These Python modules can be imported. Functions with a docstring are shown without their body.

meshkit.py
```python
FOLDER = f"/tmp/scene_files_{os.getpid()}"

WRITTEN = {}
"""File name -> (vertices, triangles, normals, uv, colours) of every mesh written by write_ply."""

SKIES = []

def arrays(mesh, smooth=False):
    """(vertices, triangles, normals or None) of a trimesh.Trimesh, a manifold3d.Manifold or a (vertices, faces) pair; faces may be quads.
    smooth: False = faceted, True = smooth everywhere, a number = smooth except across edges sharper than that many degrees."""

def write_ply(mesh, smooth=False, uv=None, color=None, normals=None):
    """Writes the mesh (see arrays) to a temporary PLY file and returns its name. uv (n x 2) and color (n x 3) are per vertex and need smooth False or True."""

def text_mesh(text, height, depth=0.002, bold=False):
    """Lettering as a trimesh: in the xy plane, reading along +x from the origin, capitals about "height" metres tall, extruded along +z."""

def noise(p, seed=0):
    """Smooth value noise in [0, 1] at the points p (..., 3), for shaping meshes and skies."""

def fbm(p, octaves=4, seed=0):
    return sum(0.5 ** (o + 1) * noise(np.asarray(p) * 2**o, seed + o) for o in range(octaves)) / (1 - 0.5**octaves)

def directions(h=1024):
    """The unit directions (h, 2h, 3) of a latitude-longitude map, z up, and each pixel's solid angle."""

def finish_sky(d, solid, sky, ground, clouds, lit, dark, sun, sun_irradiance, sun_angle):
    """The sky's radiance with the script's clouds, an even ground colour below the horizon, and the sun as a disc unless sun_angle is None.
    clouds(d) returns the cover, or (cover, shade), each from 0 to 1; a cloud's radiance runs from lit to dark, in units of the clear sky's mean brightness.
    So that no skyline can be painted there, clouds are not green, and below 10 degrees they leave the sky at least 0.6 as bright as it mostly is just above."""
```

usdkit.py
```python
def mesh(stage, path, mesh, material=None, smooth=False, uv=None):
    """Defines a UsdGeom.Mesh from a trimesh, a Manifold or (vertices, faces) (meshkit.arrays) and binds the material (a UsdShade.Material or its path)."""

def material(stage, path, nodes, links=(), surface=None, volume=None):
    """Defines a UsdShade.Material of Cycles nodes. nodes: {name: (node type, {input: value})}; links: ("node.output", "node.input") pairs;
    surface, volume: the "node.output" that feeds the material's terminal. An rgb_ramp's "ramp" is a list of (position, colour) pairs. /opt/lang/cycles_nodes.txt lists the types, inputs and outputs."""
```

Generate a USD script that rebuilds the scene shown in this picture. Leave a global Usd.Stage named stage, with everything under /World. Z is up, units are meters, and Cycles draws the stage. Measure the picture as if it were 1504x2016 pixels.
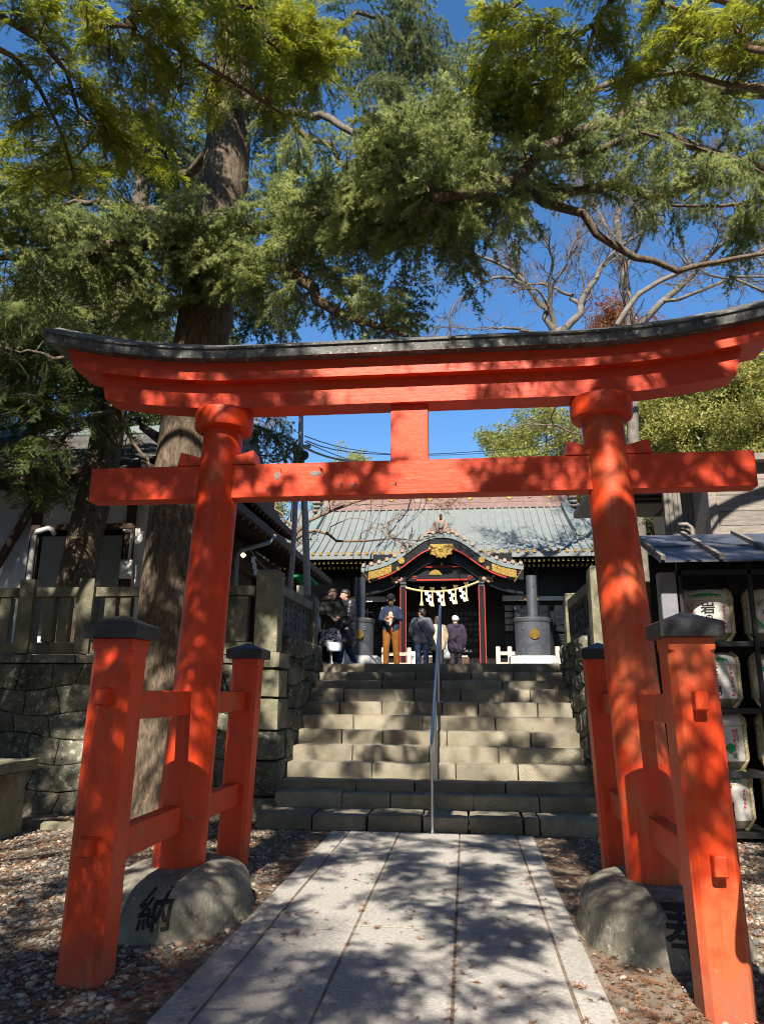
import math, random
import numpy as np, trimesh
from pxr import Gf, Sdf, Usd, UsdGeom, UsdLux, UsdShade, Vt
import usdkit, meshkit
from scipy.spatial import cKDTree

random.seed(7)
rng = np.random.default_rng(7)
PI = math.pi
stage = Usd.Stage.CreateInMemory()
UsdGeom.SetStageUpAxis(stage, 'Z')
UsdGeom.SetStageMetersPerUnit(stage, 1.0)
UsdGeom.Xform.Define(stage, '/World')
UsdGeom.Scope.Define(stage, '/World/Looks')

# ---------------------------------------------------------------- camera, sky, sun, exposure
SUN_ELEV, SUN_X = math.radians(42.6), -0.015
EXPOSURE = 1.2
EYE = np.array([0.4162, -5.5247, 1.5])
YAW, PITCH, ROLL, FOCAL_PX = -0.1113, 0.241, 0.0059, 1450.0
FWD = np.array([math.sin(YAW) * math.cos(PITCH), math.cos(YAW) * math.cos(PITCH), math.sin(PITCH)])
_r = np.array([math.cos(YAW), -math.sin(YAW), 0.0]); _u = np.cross(_r, FWD)
RIGHT = math.cos(ROLL) * _r + math.sin(ROLL) * _u
UP = -math.sin(ROLL) * _r + math.cos(ROLL) * _u
cam = UsdGeom.Camera.Define(stage, '/World/camera')
cam.AddTransformOp().Set(Gf.Matrix4d(*RIGHT, 0, *UP, 0, *(-FWD), 0, *EYE, 1))
cam.CreateHorizontalApertureAttr(36.0)
cam.CreateVerticalApertureAttr(36.0 * 1024 / 763)
cam.CreateFocalLengthAttr(36.0 * FOCAL_PX / 1504)
cam.CreateClippingRangeAttr(Gf.Vec2f(0.05, 2000))
cam.CreateExposureAttr(EXPOSURE)

tosun = np.array([SUN_X, -math.cos(SUN_ELEV), math.sin(SUN_ELEV)])
dome = UsdLux.DomeLight.Define(stage, '/World/sky_light')
sky = usdkit.material(stage, '/World/Looks/sky', {
    's': ('sky_texture', {'sky_type': 'single_scattering', 'sun_disc': False, 'sun_elevation': SUN_ELEV,
                          'sun_rotation': math.atan2(tosun[0], tosun[1]), 'altitude': 150.0, 'air_density': 1.15, 'aerosol_density': 0.2, 'ozone_density': 5.0}),
    'h': ('hsv', {'saturation': 1.18, 'hue': 0.502}),
    'b': ('background_shader', {'strength': 0.085})}, [('s.color', 'h.color'), ('h.color', 'b.color')], surface='b.background')
UsdShade.MaterialBindingAPI.Apply(dome.GetPrim()).Bind(sky)
sun = UsdLux.DistantLight.Define(stage, '/World/sun')
sun.CreateIntensityAttr(1.25); sun.CreateAngleAttr(0.53); sun.CreateNormalizeAttr(True)
sun.CreateColorAttr(Gf.Vec3f(1.0, 0.915, 0.79))
sun.AddRotateXYZOp().Set(Gf.Vec3f(90 - math.degrees(SUN_ELEV), 0, math.degrees(math.atan2(SUN_X, math.cos(SUN_ELEV)))))


def at(px, py, Y):
    """The world point at depth y = Y that lies on the sight line measured at (px, py) in the photograph (1504 x 2016)."""
    d = FWD * FOCAL_PX + RIGHT * (px - 752) - UP * (py - 1008)
    return EYE + d * (Y - EYE[1]) / d[1]


# ---------------------------------------------------------------- helpers
_taken = {}


def numbered(parent, name):
    k = (parent, name)
    n = _taken.get(k, -1) + 1
    _taken[k] = n
    return f'{parent}/{name}' if n == 0 else f'{parent}/{name}_{n:03d}'


def tag(p, label=None, cat=None, group=None, kind=None):
    p = p.GetPrim() if hasattr(p, 'GetPrim') else p
    for k, v in (('label', label), ('category', cat), ('group', group), ('kind', kind)):
        if v:
            p.SetCustomDataByKey(k, v)
    return p


def thing(name, label=None, cat=None, loc=(0, 0, 0), rz=0.0, group=None, kind=None, parent='/World'):
    x = UsdGeom.Xform.Define(stage, numbered(str(parent.GetPath()) if hasattr(parent, 'GetPath') else parent, name))
    if any(loc) or rz:
        x.AddTranslateOp().Set(Gf.Vec3d(*map(float, loc)))
        if rz:
            x.AddRotateZOp().Set(math.degrees(rz))
    return tag(x, label, cat, group, kind)


def dup(root, loc, rz, label, group=None, cat=None):
    was = root.GetCustomData()
    r = thing(root.GetName().split('_00')[0], label, cat or was['category'], loc, rz, group or was.get('group'))
    r.GetReferences().AddInternalReference(root.GetPath())
    r.SetInstanceable(True)
    return r


def _chamfer_topology():
    s = np.array([[a, b, c] for a in (-1, 1) for b in (-1, 1) for c in (-1, 1)], float)
    pts, key = [], []
    for c in s:
        for k in range(3):
            p = c * 0.8; p[k] = c[k]
            pts.append(p); key.append((c, k))
    h = trimesh.Trimesh(np.array(pts), process=False).convex_hull
    t = cKDTree(np.array(pts)); idx = t.query(h.vertices)[1]
    f = idx[h.faces]
    v = np.array(pts); n = np.cross(v[f[:, 1]] - v[f[:, 0]], v[f[:, 2]] - v[f[:, 0]]); m = v[f].mean(1)
    flip = (n * m).sum(1) < 0
    f[flip] = f[flip][:, ::-1]
    return np.array([k[0] for k in key]), np.array([k[1] for k in key]), f


CH_S, CH_K, CH_F = _chamfer_topology()
BOX_F = np.array([[0, 2, 3], [0, 3, 1], [4, 5, 7], [4, 7, 6], [0, 1, 5], [0, 5, 4], [2, 6, 7], [2, 7, 3], [0, 4, 6], [0, 6, 2], [1, 3, 7], [1, 7, 5]])


class MB:
    """Collects shapes that become ONE mesh."""
    def __init__(self):
        self.v, self.f, self.n = [], [], 0

    def add(self, v, f, M=None):
        v = np.asarray(v, float); f = np.asarray(f, int)
        if f.shape[1] == 4:
            f = np.vstack([f[:, [0, 1, 2]], f[:, [0, 2, 3]]])
        if M is not None:
            v = v @ np.asarray(M)[:3, :3].T + np.asarray(M)[:3, 3]
        self.v.append(v); self.f.append(f + self.n); self.n += len(v)
        return self

    def tm(self, m, M=None):
        return self.add(m.vertices, m.faces, M)

    def box(self, x0, x1, y0, y1, z0, z1, c=0.0, M=None):
        h = np.array([x1 - x0, y1 - y0, z1 - z0]) / 2; o = np.array([x1 + x0, y1 + y0, z1 + z0]) / 2
        if c > 0:
            c = min(c, h.min() * 0.9)
            p = CH_S * (h - c)
            p[np.arange(24), CH_K] = CH_S[np.arange(24), CH_K] * h[CH_K]
            return self.add(p + o, CH_F, M)
        return self.add(np.array([[a, b, d] for a in (-1, 1) for b in (-1, 1) for d in (-1, 1)]) * h + o, BOX_F, M)

    def bar(self, p0, p1, w, h, up=(0, 0, 1), c=0.0):
        p0, p1 = np.asarray(p0, float), np.asarray(p1, float)
        d = p1 - p0; L = np.linalg.norm(d); d /= L
        s = np.cross(d, up); s /= np.linalg.norm(s); u = np.cross(s, d)
        M = np.eye(4); M[:3, 0], M[:3, 1], M[:3, 2], M[:3, 3] = s, d, u, (p0 + p1) / 2
        return self.box(-w / 2, w / 2, -L / 2, L / 2, -h / 2, h / 2, c, M)

    def tube(self, pts, r, n=8, cap=True, ref=(0.123, 0.456, 0.88)):
        p = np.asarray(pts, float); r = np.broadcast_to(np.asarray(r, float), (len(p),))
        t = np.gradient(p, axis=0); t /= np.linalg.norm(t, axis=1, keepdims=True) + 1e-12
        a = np.cross(t, ref); bad = np.linalg.norm(a, axis=1) < .2
        if bad.any():
            a[bad] = np.cross(t[bad], (0.9, -.3, .1))
        a /= np.linalg.norm(a, axis=1, keepdims=True); b = np.cross(t, a)
        ang = np.arange(n) * 2 * PI / n
        v = p[:, None] + r[:, None, None] * (np.cos(ang)[None, :, None] * a[:, None] + np.sin(ang)[None, :, None] * b[:, None])
        i, j = np.meshgrid(np.arange(len(p) - 1), np.arange(n), indexing='ij')
        q = np.stack([i * n + j, i * n + (j + 1) % n, (i + 1) * n + (j + 1) % n, (i + 1) * n + j], -1).reshape(-1, 4)
        V = v.reshape(-1, 3); F = [q[:, [0, 1, 2]], q[:, [0, 2, 3]]]
        if cap:
            V = np.vstack([V, p[:1], p[-1:]]); m = len(p) * n; k = np.arange(n)
            F += [np.stack([np.full(n, m), (k + 1) % n, k], 1), np.stack([np.full(n, m + 1), (len(p) - 1) * n + k, (len(p) - 1) * n + (k + 1) % n], 1)]
        return self.add(V, np.vstack(F))

    def cyl(self, p0, p1, r0, r1=None, n=16):
        return self.tube([p0, p1], [r0, r0 if r1 is None else r1], n)

    def lathe(self, prof, n=24, o=(0, 0, 0), sx=1.0, sy=1.0):
        prof = np.asarray(prof, float); ang = np.arange(n) * 2 * PI / n
        v = np.stack([prof[:, None, 0] * np.cos(ang) * sx, prof[:, None, 0] * np.sin(ang) * sy, np.repeat(prof[:, 1:2], n, 1)], -1) + np.asarray(o)
        m = len(prof); i, j = np.meshgrid(np.arange(m - 1), np.arange(n), indexing='ij')
        q = np.stack([i * n + j, i * n + (j + 1) % n, (i + 1) * n + (j + 1) % n, (i + 1) * n + j], -1).reshape(-1, 4)
        return self.add(v.reshape(-1, 3), q)

    def prism(self, poly, d, M=None, holes=()):
        """poly (x, y) extruded along +z by d, then moved by M."""
        from shapely.geometry import Polygon
        p = Polygon(poly, holes)
        if not p.is_valid:
            p = p.buffer(0)
        m = trimesh.creation.extrude_polygon(p, d)
        return self.add(m.vertices, m.faces, M)

    def loft(self, secs, close=True):
        """secs: list of (k, 3) rings of equal length, joined; ends closed by fans."""
        s = np.asarray(secs, float); m, n = s.shape[:2]
        i, j = np.meshgrid(np.arange(m - 1), np.arange(n), indexing='ij')
        q = np.stack([i * n + j, (i + 1) * n + j, (i + 1) * n + (j + 1) % n, i * n + (j + 1) % n], -1).reshape(-1, 4)
        V = s.reshape(-1, 3); F = [q[:, [0, 1, 2]], q[:, [0, 2, 3]]]
        if close:
            k = np.arange(1, n - 1)
            F += [np.stack([np.zeros(n - 2, int), k, k + 1], 1), (m - 1) * n + np.stack([np.zeros(n - 2, int), k + 1, k], 1)]
        return self.add(V, np.vstack(F))

    def arrays(self):
        return np.vstack(self.v), np.vstack(self.f)

    def build(self, name, mat, parent='/World', smooth=False, **kw):
        v, f = self.arrays()
        return obj(name, (v, f), mat, parent, smooth, **kw)


def obj(name, mesh, mat, parent='/World', smooth=False, label=None, cat=None, group=None, kind=None):
    path = numbered(str(parent.GetPath()) if hasattr(parent, 'GetPath') else parent, name)
    m = usdkit.mesh(stage, path, mesh, mat, smooth)
    return tag(m, label, cat, group, kind)


def frame(o, x, y, z):
    M = np.eye(4); M[:3, 0], M[:3, 1], M[:3, 2], M[:3, 3] = x, y, z, o
    return M


FRONT = lambda o: frame(o, (1, 0, 0), (0, 0, 1), (0, -1, 0))        # drawing plane facing -y: x right, y up, extruded towards the viewer


def rough_box(x0, x1, y0, y1, z0, z1, amp=.012, step=.12, seed=0, rnd=.02):
    """A hewn stone: a subdivided box with softened edges and an uneven surface."""
    h = np.array([x1 - x0, y1 - y0, z1 - z0]) / 2; o = np.array([x1 + x0, y1 + y0, z1 + z0]) / 2
    k = np.clip(np.round(2 * h / step).astype(int), 1, 14)
    V, F, n = [], [], 0
    for ax in range(3):
        a, b = [(1, 2), (2, 0), (0, 1)][ax]
        for s in (-1, 1):
            ua, ub = np.linspace(-1, 1, k[a] + 1), np.linspace(-1, 1, k[b] + 1)
            A, B = np.meshgrid(ua, ub, indexing='ij')
            P = np.zeros(A.shape + (3,)); P[..., a], P[..., b], P[..., ax] = A, B, s
            i, j = np.meshgrid(np.arange(k[a]), np.arange(k[b]), indexing='ij')
            w = k[b] + 1
            q = np.stack([i * w + j, (i + 1) * w + j, (i + 1) * w + j + 1, i * w + j + 1], -1).reshape(-1, 4)
            V.append(P.reshape(-1, 3)); F.append((q if s > 0 else q[:, ::-1]) + n); n += P.shape[0] * P.shape[1]
    V, F = np.vstack(V), np.vstack(F)
    P = V * h
    c = np.clip(np.abs(P) - (h - rnd), 0, rnd)
    on = (c > 0).sum(1)
    P = P - np.sign(P) * np.where((on >= 2)[:, None], c * 0.35, 0)
    P = P + o
    nz = np.stack([meshkit.fbm(P * 3.1 + seed * 7.7 + 31 * d) for d in range(3)], -1)
    return P + amp * 2 * (nz - .5), F


def wiggle(pts, n=14, amp=.05, seed=0):
    """A smooth path through pts with a little irregularity."""
    from scipy.interpolate import CubicSpline
    pts = np.asarray(pts, float); s = np.concatenate([[0], np.cumsum(np.linalg.norm(np.diff(pts, axis=0), axis=1))])
    u = np.linspace(0, s[-1], n); q = CubicSpline(s, pts)(u) if len(pts) > 2 else np.array([np.interp(u, s, pts[:, k]) for k in range(3)]).T
    r = np.random.default_rng(seed); w = r.normal(0, amp, q.shape); w[0] = 0
    return q + w


# ---------------------------------------------------------------- materials
def mat(name, cols, scale=6.0, rough=0.7, bump=0.0, bscale=None, detail=5, spots=None, stretch=None, distort=0.0, rand=0.0, spec=0.35, metal=0.0, extra=None, edges=None):
    """cols: [(pos, colour)...] over a noise; spots: (scale, lo, hi, colour, strength) a second noise laid over; rand: brightness varies from object to object."""
    n = {'g': ('geometry', {}), 'n1': ('noise_texture', {'scale': scale, 'detail': detail, 'roughness': 0.6, 'distortion': distort}),
         'r1': ('rgb_ramp', {'ramp': cols}), 'p': ('principled_bsdf', {'roughness': rough, 'specular_ior_level': spec, 'metallic': metal})}
    L = []
    pos = 'g.position'
    if stretch:
        n['mp'] = ('mapping', {'scale': stretch[:3], 'rotation': stretch[3] if len(stretch) > 3 else (0, 0, 0)})
        L.append(('g.position', 'mp.vector')); pos = 'mp.vector'
    L += [(pos, 'n1.vector'), ('n1.fac', 'r1.fac')]
    col = 'r1.color'
    for k, s in enumerate(spots or []):
        sc, lo, hi, c, st = s[:5]
        n[f's{k}'] = ('noise_texture', {'scale': sc, 'detail': 4.0, 'roughness': 0.65})
        n[f'm{k}'] = ('map_range', {'from_min': lo, 'from_max': hi, 'to_min': 0.0, 'to_max': st, 'clamp': True})
        n[f'x{k}'] = ('mix_color', {'b': c})
        n[f'o{k}'] = ('vector_math', {'math_type': 'add', 'vector2': (17.3 * (k + 1), 5.1, -9.7 * k)})
        L += [(pos if len(s) > 5 else 'g.position', f'o{k}.vector1'), (f'o{k}.vector', f's{k}.vector'), (f's{k}.fac', f'm{k}.value'), (f'm{k}.result', f'x{k}.fac'), (col, f'x{k}.a')]
        col = f'x{k}.result'
    if rand:
        n['oi'] = ('object_info', {}); n['rm'] = ('map_range', {'from_min': 0.0, 'from_max': 1.0, 'to_min': 1 - rand, 'to_max': 1 + rand})
        n['hs'] = ('hsv', {})
        L += [('oi.random', 'rm.value'), ('rm.result', 'hs.value'), (col, 'hs.color')]
        col = 'hs.color'
    L.append((col, 'p.base_color'))
    if bump:
        n['n2'] = ('noise_texture', {'scale': bscale or scale * 4, 'detail': 6.0, 'roughness': 0.65})
        n['b'] = ('bump', {'strength': min(1.0, bump), 'distance': 0.02})
        L += [(pos, 'n2.vector'), ('n2.fac', 'b.height'), ('b.normal', 'p.normal')]
    if extra:
        extra(n, L)
    return usdkit.material(stage, '/World/Looks/' + name, n, L, surface='p.BSDF')


def plain(name, c, rough=0.6, metal=0.0, spec=0.4, rand=0.0, var=.12, scale=9):
    c = np.array(c, float)
    return mat(name, [(0.3, c * (1 - var)), (0.7, np.minimum(c * (1 + var), 1))], scale=scale, rough=rough, metal=metal, spec=spec, rand=rand)


def vermilion(name, fade, grain):
    # fresh orange-red lacquer, chalky where the sun has bleached it, streaked along the grain; scuffs down to bare wood
    def streaks(n, L):
        n['gm'] = ('mapping', {'scale': grain})
        n['gn'] = ('noise_texture', {'scale': 3.0, 'detail': 6.0, 'roughness': 0.7})
        n['gr'] = ('map_range', {'from_min': .52, 'from_max': .72, 'to_min': 0.0, 'to_max': .5, 'clamp': True})
        n['gx'] = ('mix_color', {'b': (.30, .030, .012)})
        n['gb'] = ('bump', {'strength': .25, 'distance': .01})
        n['gs'] = ('separate_xyz', {}); n['gz'] = ('map_range', {'from_min': 0.0, 'from_max': .42, 'to_min': .62, 'to_max': 0.0, 'clamp': True})
        n['gk'] = ('noise_texture', {'scale': 11.0, 'detail': 6.0, 'roughness': 0.7}); n['ga'] = ('math', {'math_type': 'add'})
        n['gt'] = ('map_range', {'from_min': .72, 'from_max': 1.15, 'to_min': 0.0, 'to_max': .6, 'clamp': True}); n['gd'] = ('mix_color', {'b': (.17, .105, .075)})
        L += [('g.position', 'gs.vector'), ('gs.z', 'gz.value'), ('g.position', 'gk.vector'), ('gz.result', 'ga.value1'), ('gk.fac', 'ga.value2'), ('ga.value', 'gt.value'), ('gt.result', 'gd.fac'), ('gx.result', 'gd.a')]
        src = [a for a, b in L if b == 'p.base_color'][0]
        L[:] = [x for x in L if x[1] not in ('p.base_color', 'p.normal')]
        L += [('g.position', 'gm.vector'), ('gm.vector', 'gn.vector'), ('gn.fac', 'gr.value'), ('gr.result', 'gx.fac'), (src, 'gx.a'), ('gd.result', 'p.base_color'), ('gn.fac', 'gb.height'), ('b.normal', 'gb.normal'), ('gb.normal', 'p.normal')]
    return mat(name, [(0.3, (.56, .042, .008)), (0.7, (.68, .060, .012))], scale=2.5, rough=0.45, spec=0.35, bump=.15, bscale=16,
               spots=[(2.3, .62 - fade * .30, .76 - fade * .30, (.50, .105, .040), .9), (6, .58, .66, (.40, .045, .02), .55), (11, .70, .715, (.26, .15, .10), .9), (40, .70, .74, (.12, .04, .03), .7)], extra=streaks)


M = {}
M['red'] = vermilion('vermilion_paint', .16, (9, 9, 1.0))
M['red_beam'] = vermilion('vermilion_beam_paint', .14, (1.0, 9, 9))
M['red_faded'] = vermilion('vermilion_paint_faded', .62, (9, 9, 1.0))
M['black_paint'] = mat('weathered_black_paint', [(.3, (.012, .013, .016)), (.7, (.03, .032, .036))], scale=5, rough=.42, bump=.25, bscale=30, spots=[(24, .62, .72, (.11, .11, .10), .5)])
M['roof_black'] = mat('lichened_black_board', [(.3, (.05, .05, .05)), (.7, (.13, .13, .125))], scale=7, rough=.6, bump=.5, bscale=35,
                      spots=[(5, .52, .70, (.20, .205, .20), .8), (26, .58, .68, (.46, .46, .41), .8)])


def toolmarks(n, L):
    n['tm'] = ('mapping', {'rotation': (0.0, 0.62, 0.0), 'scale': (1.0, 1.0, 1.0)})
    n['tw'] = ('wave_texture', {'scale': 13.0, 'distortion': 2.2, 'detail': 2.0, 'detail_scale': 2.0, 'bands_direction': 'z'})
    n['tb'] = ('bump', {'strength': .45, 'distance': 0.012})
    n['xd'] = ('mix_color', {'blend_type': 'multiply', 'fac': .22})
    L += [('g.position', 'tm.vector'), ('tm.vector', 'tw.vector'), ('tw.fac', 'tb.height'), ('b.normal', 'tb.normal')]
    L[:] = [x for x in L if x[1] not in ('p.normal',)] + [('tb.normal', 'p.normal')]


M['step'] = mat('dressed_stone', [(.25, (.165, .145, .108)), (.5, (.255, .226, .172)), (.75, (.325, .295, .232))], scale=3.2, rough=.85, bump=.35, bscale=40, rand=.16, spec=.2,
                spots=[(2.1, .5, .72, (.13, .115, .08), .8), (7, .56, .72, (.19, .16, .115), .6), (55, .66, .72, (.46, .45, .42), .6)], extra=toolmarks)
M['wallstone'] = mat('mossy_stone', [(.25, (.085, .082, .06)), (.5, (.14, .13, .098)), (.75, (.21, .195, .15))], scale=5, rough=.9, bump=1.0, bscale=16, rand=.28, spec=.2,
                     spots=[(2.2, .46, .64, (.05, .056, .038), .8), (11, .57, .64, (.30, .31, .28), .85), (30, .60, .66, (.36, .36, .33), .7), (17, .62, .68, (.03, .032, .024), .8)])
M['fence'] = mat('lichened_post_stone', [(.25, (.12, .115, .075)), (.6, (.215, .20, .14)), (.8, (.30, .28, .21))], scale=4, rough=.9, bump=.45, bscale=30, rand=.12, spec=.2,
                 spots=[(4, .5, .7, (.09, .095, .06), .6), (22, .62, .68, (.34, .34, .28), .6)])
M['panel'] = mat('dark_inscribed_slab', [(.25, (.05, .055, .055)), (.7, (.10, .105, .10))], scale=5, rough=.8, bump=.4, bscale=25, spots=[(12, .64, .7, (.22, .23, .22), .6)])
M['boulder'] = mat('base_boulder', [(.25, (.145, .132, .105)), (.5, (.215, .20, .162)), (.75, (.295, .275, .228))], scale=3.5, rough=.88, bump=.8, bscale=20, spec=.2,
                   spots=[(3.0, .47, .66, (.075, .07, .052), .6), (8, .54, .66, (.06, .056, .042), .5), (9, .60, .66, (.35, .335, .28), .8), (30, .62, .68, (.30, .29, .25), .6)])
M['slab'] = mat('granite_paving', [(.3, (.255, .242, .22)), (.55, (.355, .338, .31)), (.75, (.45, .43, .39))], scale=38, detail=3, rough=.8, bump=.2, bscale=70, rand=.07, spec=.3,
                spots=[(1.2, .48, .72, (.28, .255, .22), .65), (5, .55, .70, (.33, .30, .26), .5), (90, .62, .68, (.5, .49, .46), .6), (75, .30, .26, (.16, .155, .15), .5)])
M['dirt'] = mat('needle_strewn_earth', [(.25, (.11, .088, .066)), (.5, (.19, .155, .12)), (.75, (.29, .245, .19))], scale=9, rough=.95, bump=.7, bscale=45, spec=.1,
                spots=[(55, .56, .64, (.26, .12, .065), .8), (70, .60, .66, (.30, .28, .25), .6)])
M['terrace'] = mat('terrace_paving', [(.3, (.2, .19, .175)), (.7, (.28, .27, .25))], scale=12, rough=.9, bump=.3)
M['panel_cut'] = plain('shaded_cut_slab', (.035, .037, .036), .9)
M['ink'] = plain('black_ink', (.012, .012, .013), .6)
M['carve'] = plain('carved_shadow_paint', (.016, .016, .017), .75)
M['steel'] = mat('brushed_steel', [(.3, (.55, .56, .58)), (.7, (.66, .67, .69))], scale=30, rough=.28, metal=1.0)
M['galv'] = mat('galvanised_pole', [(.3, (.26, .25, .235)), (.7, (.34, .33, .31))], scale=12, rough=.55, metal=.3)
M['cable'] = plain('cable_black', (.02, .021, .024), .5)
M['gold'] = mat('gold_leaf', [(.3, (.34, .215, .055)), (.7, (.52, .34, .10))], scale=40, rough=.3, metal=1.0, bump=.3, bscale=90)
M['lacquer'] = plain('black_lacquer', (.0075, .0075, .009), .3, spec=.5)
M['lacquer_red'] = plain('red_lacquer', (.42, .03, .02), .35)
M['copper'] = mat('patinated_copper_sheet', [(.3, (.135, .148, .146)), (.7, (.175, .19, .184))], scale=3, rough=.65, spec=.4, spots=[(1.1, .5, .75, (.185, .175, .168), .6)], bump=.1, bscale=12)
M['copper_rib'] = mat('verdigris_copper', [(.3, (.12, .155, .152)), (.7, (.165, .20, .195))], scale=6, rough=.6)
M['ridge'] = mat('ridge_red_brown', [(.3, (.17, .105, .092)), (.7, (.24, .155, .135))], scale=4, rough=.7, spots=[(2, .55, .7, (.33, .27, .25), .6)])
M['onigawara'] = mat('ridge_end_clay', [(.3, (.25, .16, .12)), (.7, (.36, .25, .19))], scale=14, rough=.75, bump=.6, bscale=40)
M['plaster'] = mat('white_plaster', [(.3, (.66, .66, .67)), (.7, (.76, .76, .76))], scale=2, rough=.9, spots=[(1.4, .58, .75, (.5, .5, .5), .4)])
M['timber'] = mat('dark_brown_timber', [(.3, (.045, .026, .018)), (.7, (.095, .058, .04))], scale=7, rough=.7, stretch=(6, 6, .7), bump=.3, rand=.15)
M['timber_eave'] = mat('weathered_eave_timber', [(.3, (.035, .026, .022)), (.7, (.075, .055, .047))], scale=7, rough=.75, rand=.2)
M['old_wood'] = mat('silvered_boards', [(.3, (.15, .13, .112)), (.55, (.235, .205, .18)), (.75, (.30, .27, .24))], scale=4, rough=.85, stretch=(1.5, 1.5, 9), bump=.3, rand=.14, spots=[(18, .68, .73, (.10, .08, .06), .7)])
M['old_wood_v'] = mat('grey_vertical_boards', [(.3, (.13, .115, .10)), (.7, (.22, .195, .175))], scale=4, rough=.85, stretch=(9, 9, 1.2), bump=.3, rand=.16)
M['pale_wood'] = mat('unpainted_wood', [(.3, (.46, .39, .30)), (.7, (.60, .52, .42))], scale=5, rough=.75, stretch=(8, 8, 1.5), rand=.1)
M['shingle'] = mat('old_roof_shingle', [(.3, (.05, .048, .044)), (.7, (.11, .105, .095))], scale=6, rough=.8, rand=.3, bump=.4, spots=[(5, .58, .7, (.20, .20, .18), .6)])
M['rackroof'] = mat('blue_grey_sheet_roof', [(.3, (.055, .062, .085)), (.7, (.085, .092, .115))], scale=3, rough=.45, metal=.2, bump=.1)
M['black_steel'] = plain('black_rack_steel', (.012, .012, .013), .5)
M['straw'] = mat('straw_rope', [(.3, (.40, .33, .16)), (.7, (.60, .51, .28))], scale=30, rough=.85, bump=.5, bscale=60)
M['paper'] = plain('white_paper', (.78, .78, .79), .8, var=.03)
M['wrap'] = mat('printed_straw_wrap', [(.3, (.46, .445, .415)), (.7, (.58, .565, .53))], scale=5, rough=.75, stretch=(1, 1, 8), spots=[(6, .55, .7, (.55, .48, .42), .4)])
M['wrap_band'] = plain('cream_paper_band', (.62, .58, .47), .75)
M['straw_dark'] = mat('straw_mat', [(.3, (.16, .14, .09)), (.7, (.28, .25, .17))], scale=40, rough=.9, bump=.4)
M['print_red'] = plain('red_print', (.55, .045, .05), .7)
M['print_green'] = plain('green_print', (.02, .26, .09), .7)
M['print_white'] = plain('white_print', (.74, .74, .76), .7)
M['bronze'] = mat('dark_cast_bronze', [(.3, (.055, .062, .075)), (.7, (.095, .105, .122))], scale=6, rough=.5, metal=.35, spots=[(9, .56, .7, (.14, .15, .17), .5)], bump=.15)
M['pale_stone'] = mat('pale_granite', [(.3, (.36, .37, .375)), (.7, (.48, .485, .48))], scale=10, rough=.8, rand=.1, spots=[(4, .5, .7, (.27, .28, .28), .5)])
M['grey_paint'] = plain('grey_painted_steel', (.17, .17, .19), .5)
M['white_box'] = plain('white_plastic', (.62, .62, .60), .5)
M['bulb'] = usdkit.material(stage, '/World/Looks/warm_bulb', {'e': ('emission', {'color': (1.0, .55, .16), 'strength': 9.0})}, surface='e.emission')
M['glass'] = usdkit.material(stage, '/World/Looks/window_glass', {
    't': ('transparent_bsdf', {'color': (.98, .98, .98)}), 'g': ('glossy_bsdf', {'color': (.95, .95, .95), 'roughness': .02}), 'f': ('fresnel', {'IOR': 1.7}),
    'm': ('mix_closure', {})}, [('f.fac', 'm.fac'), ('t.BSDF', 'm.closure1'), ('g.BSDF', 'm.closure2')], surface='m.closure')
M['curtain'] = plain('dim_interior', (.70, .68, .63), .9)
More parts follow.
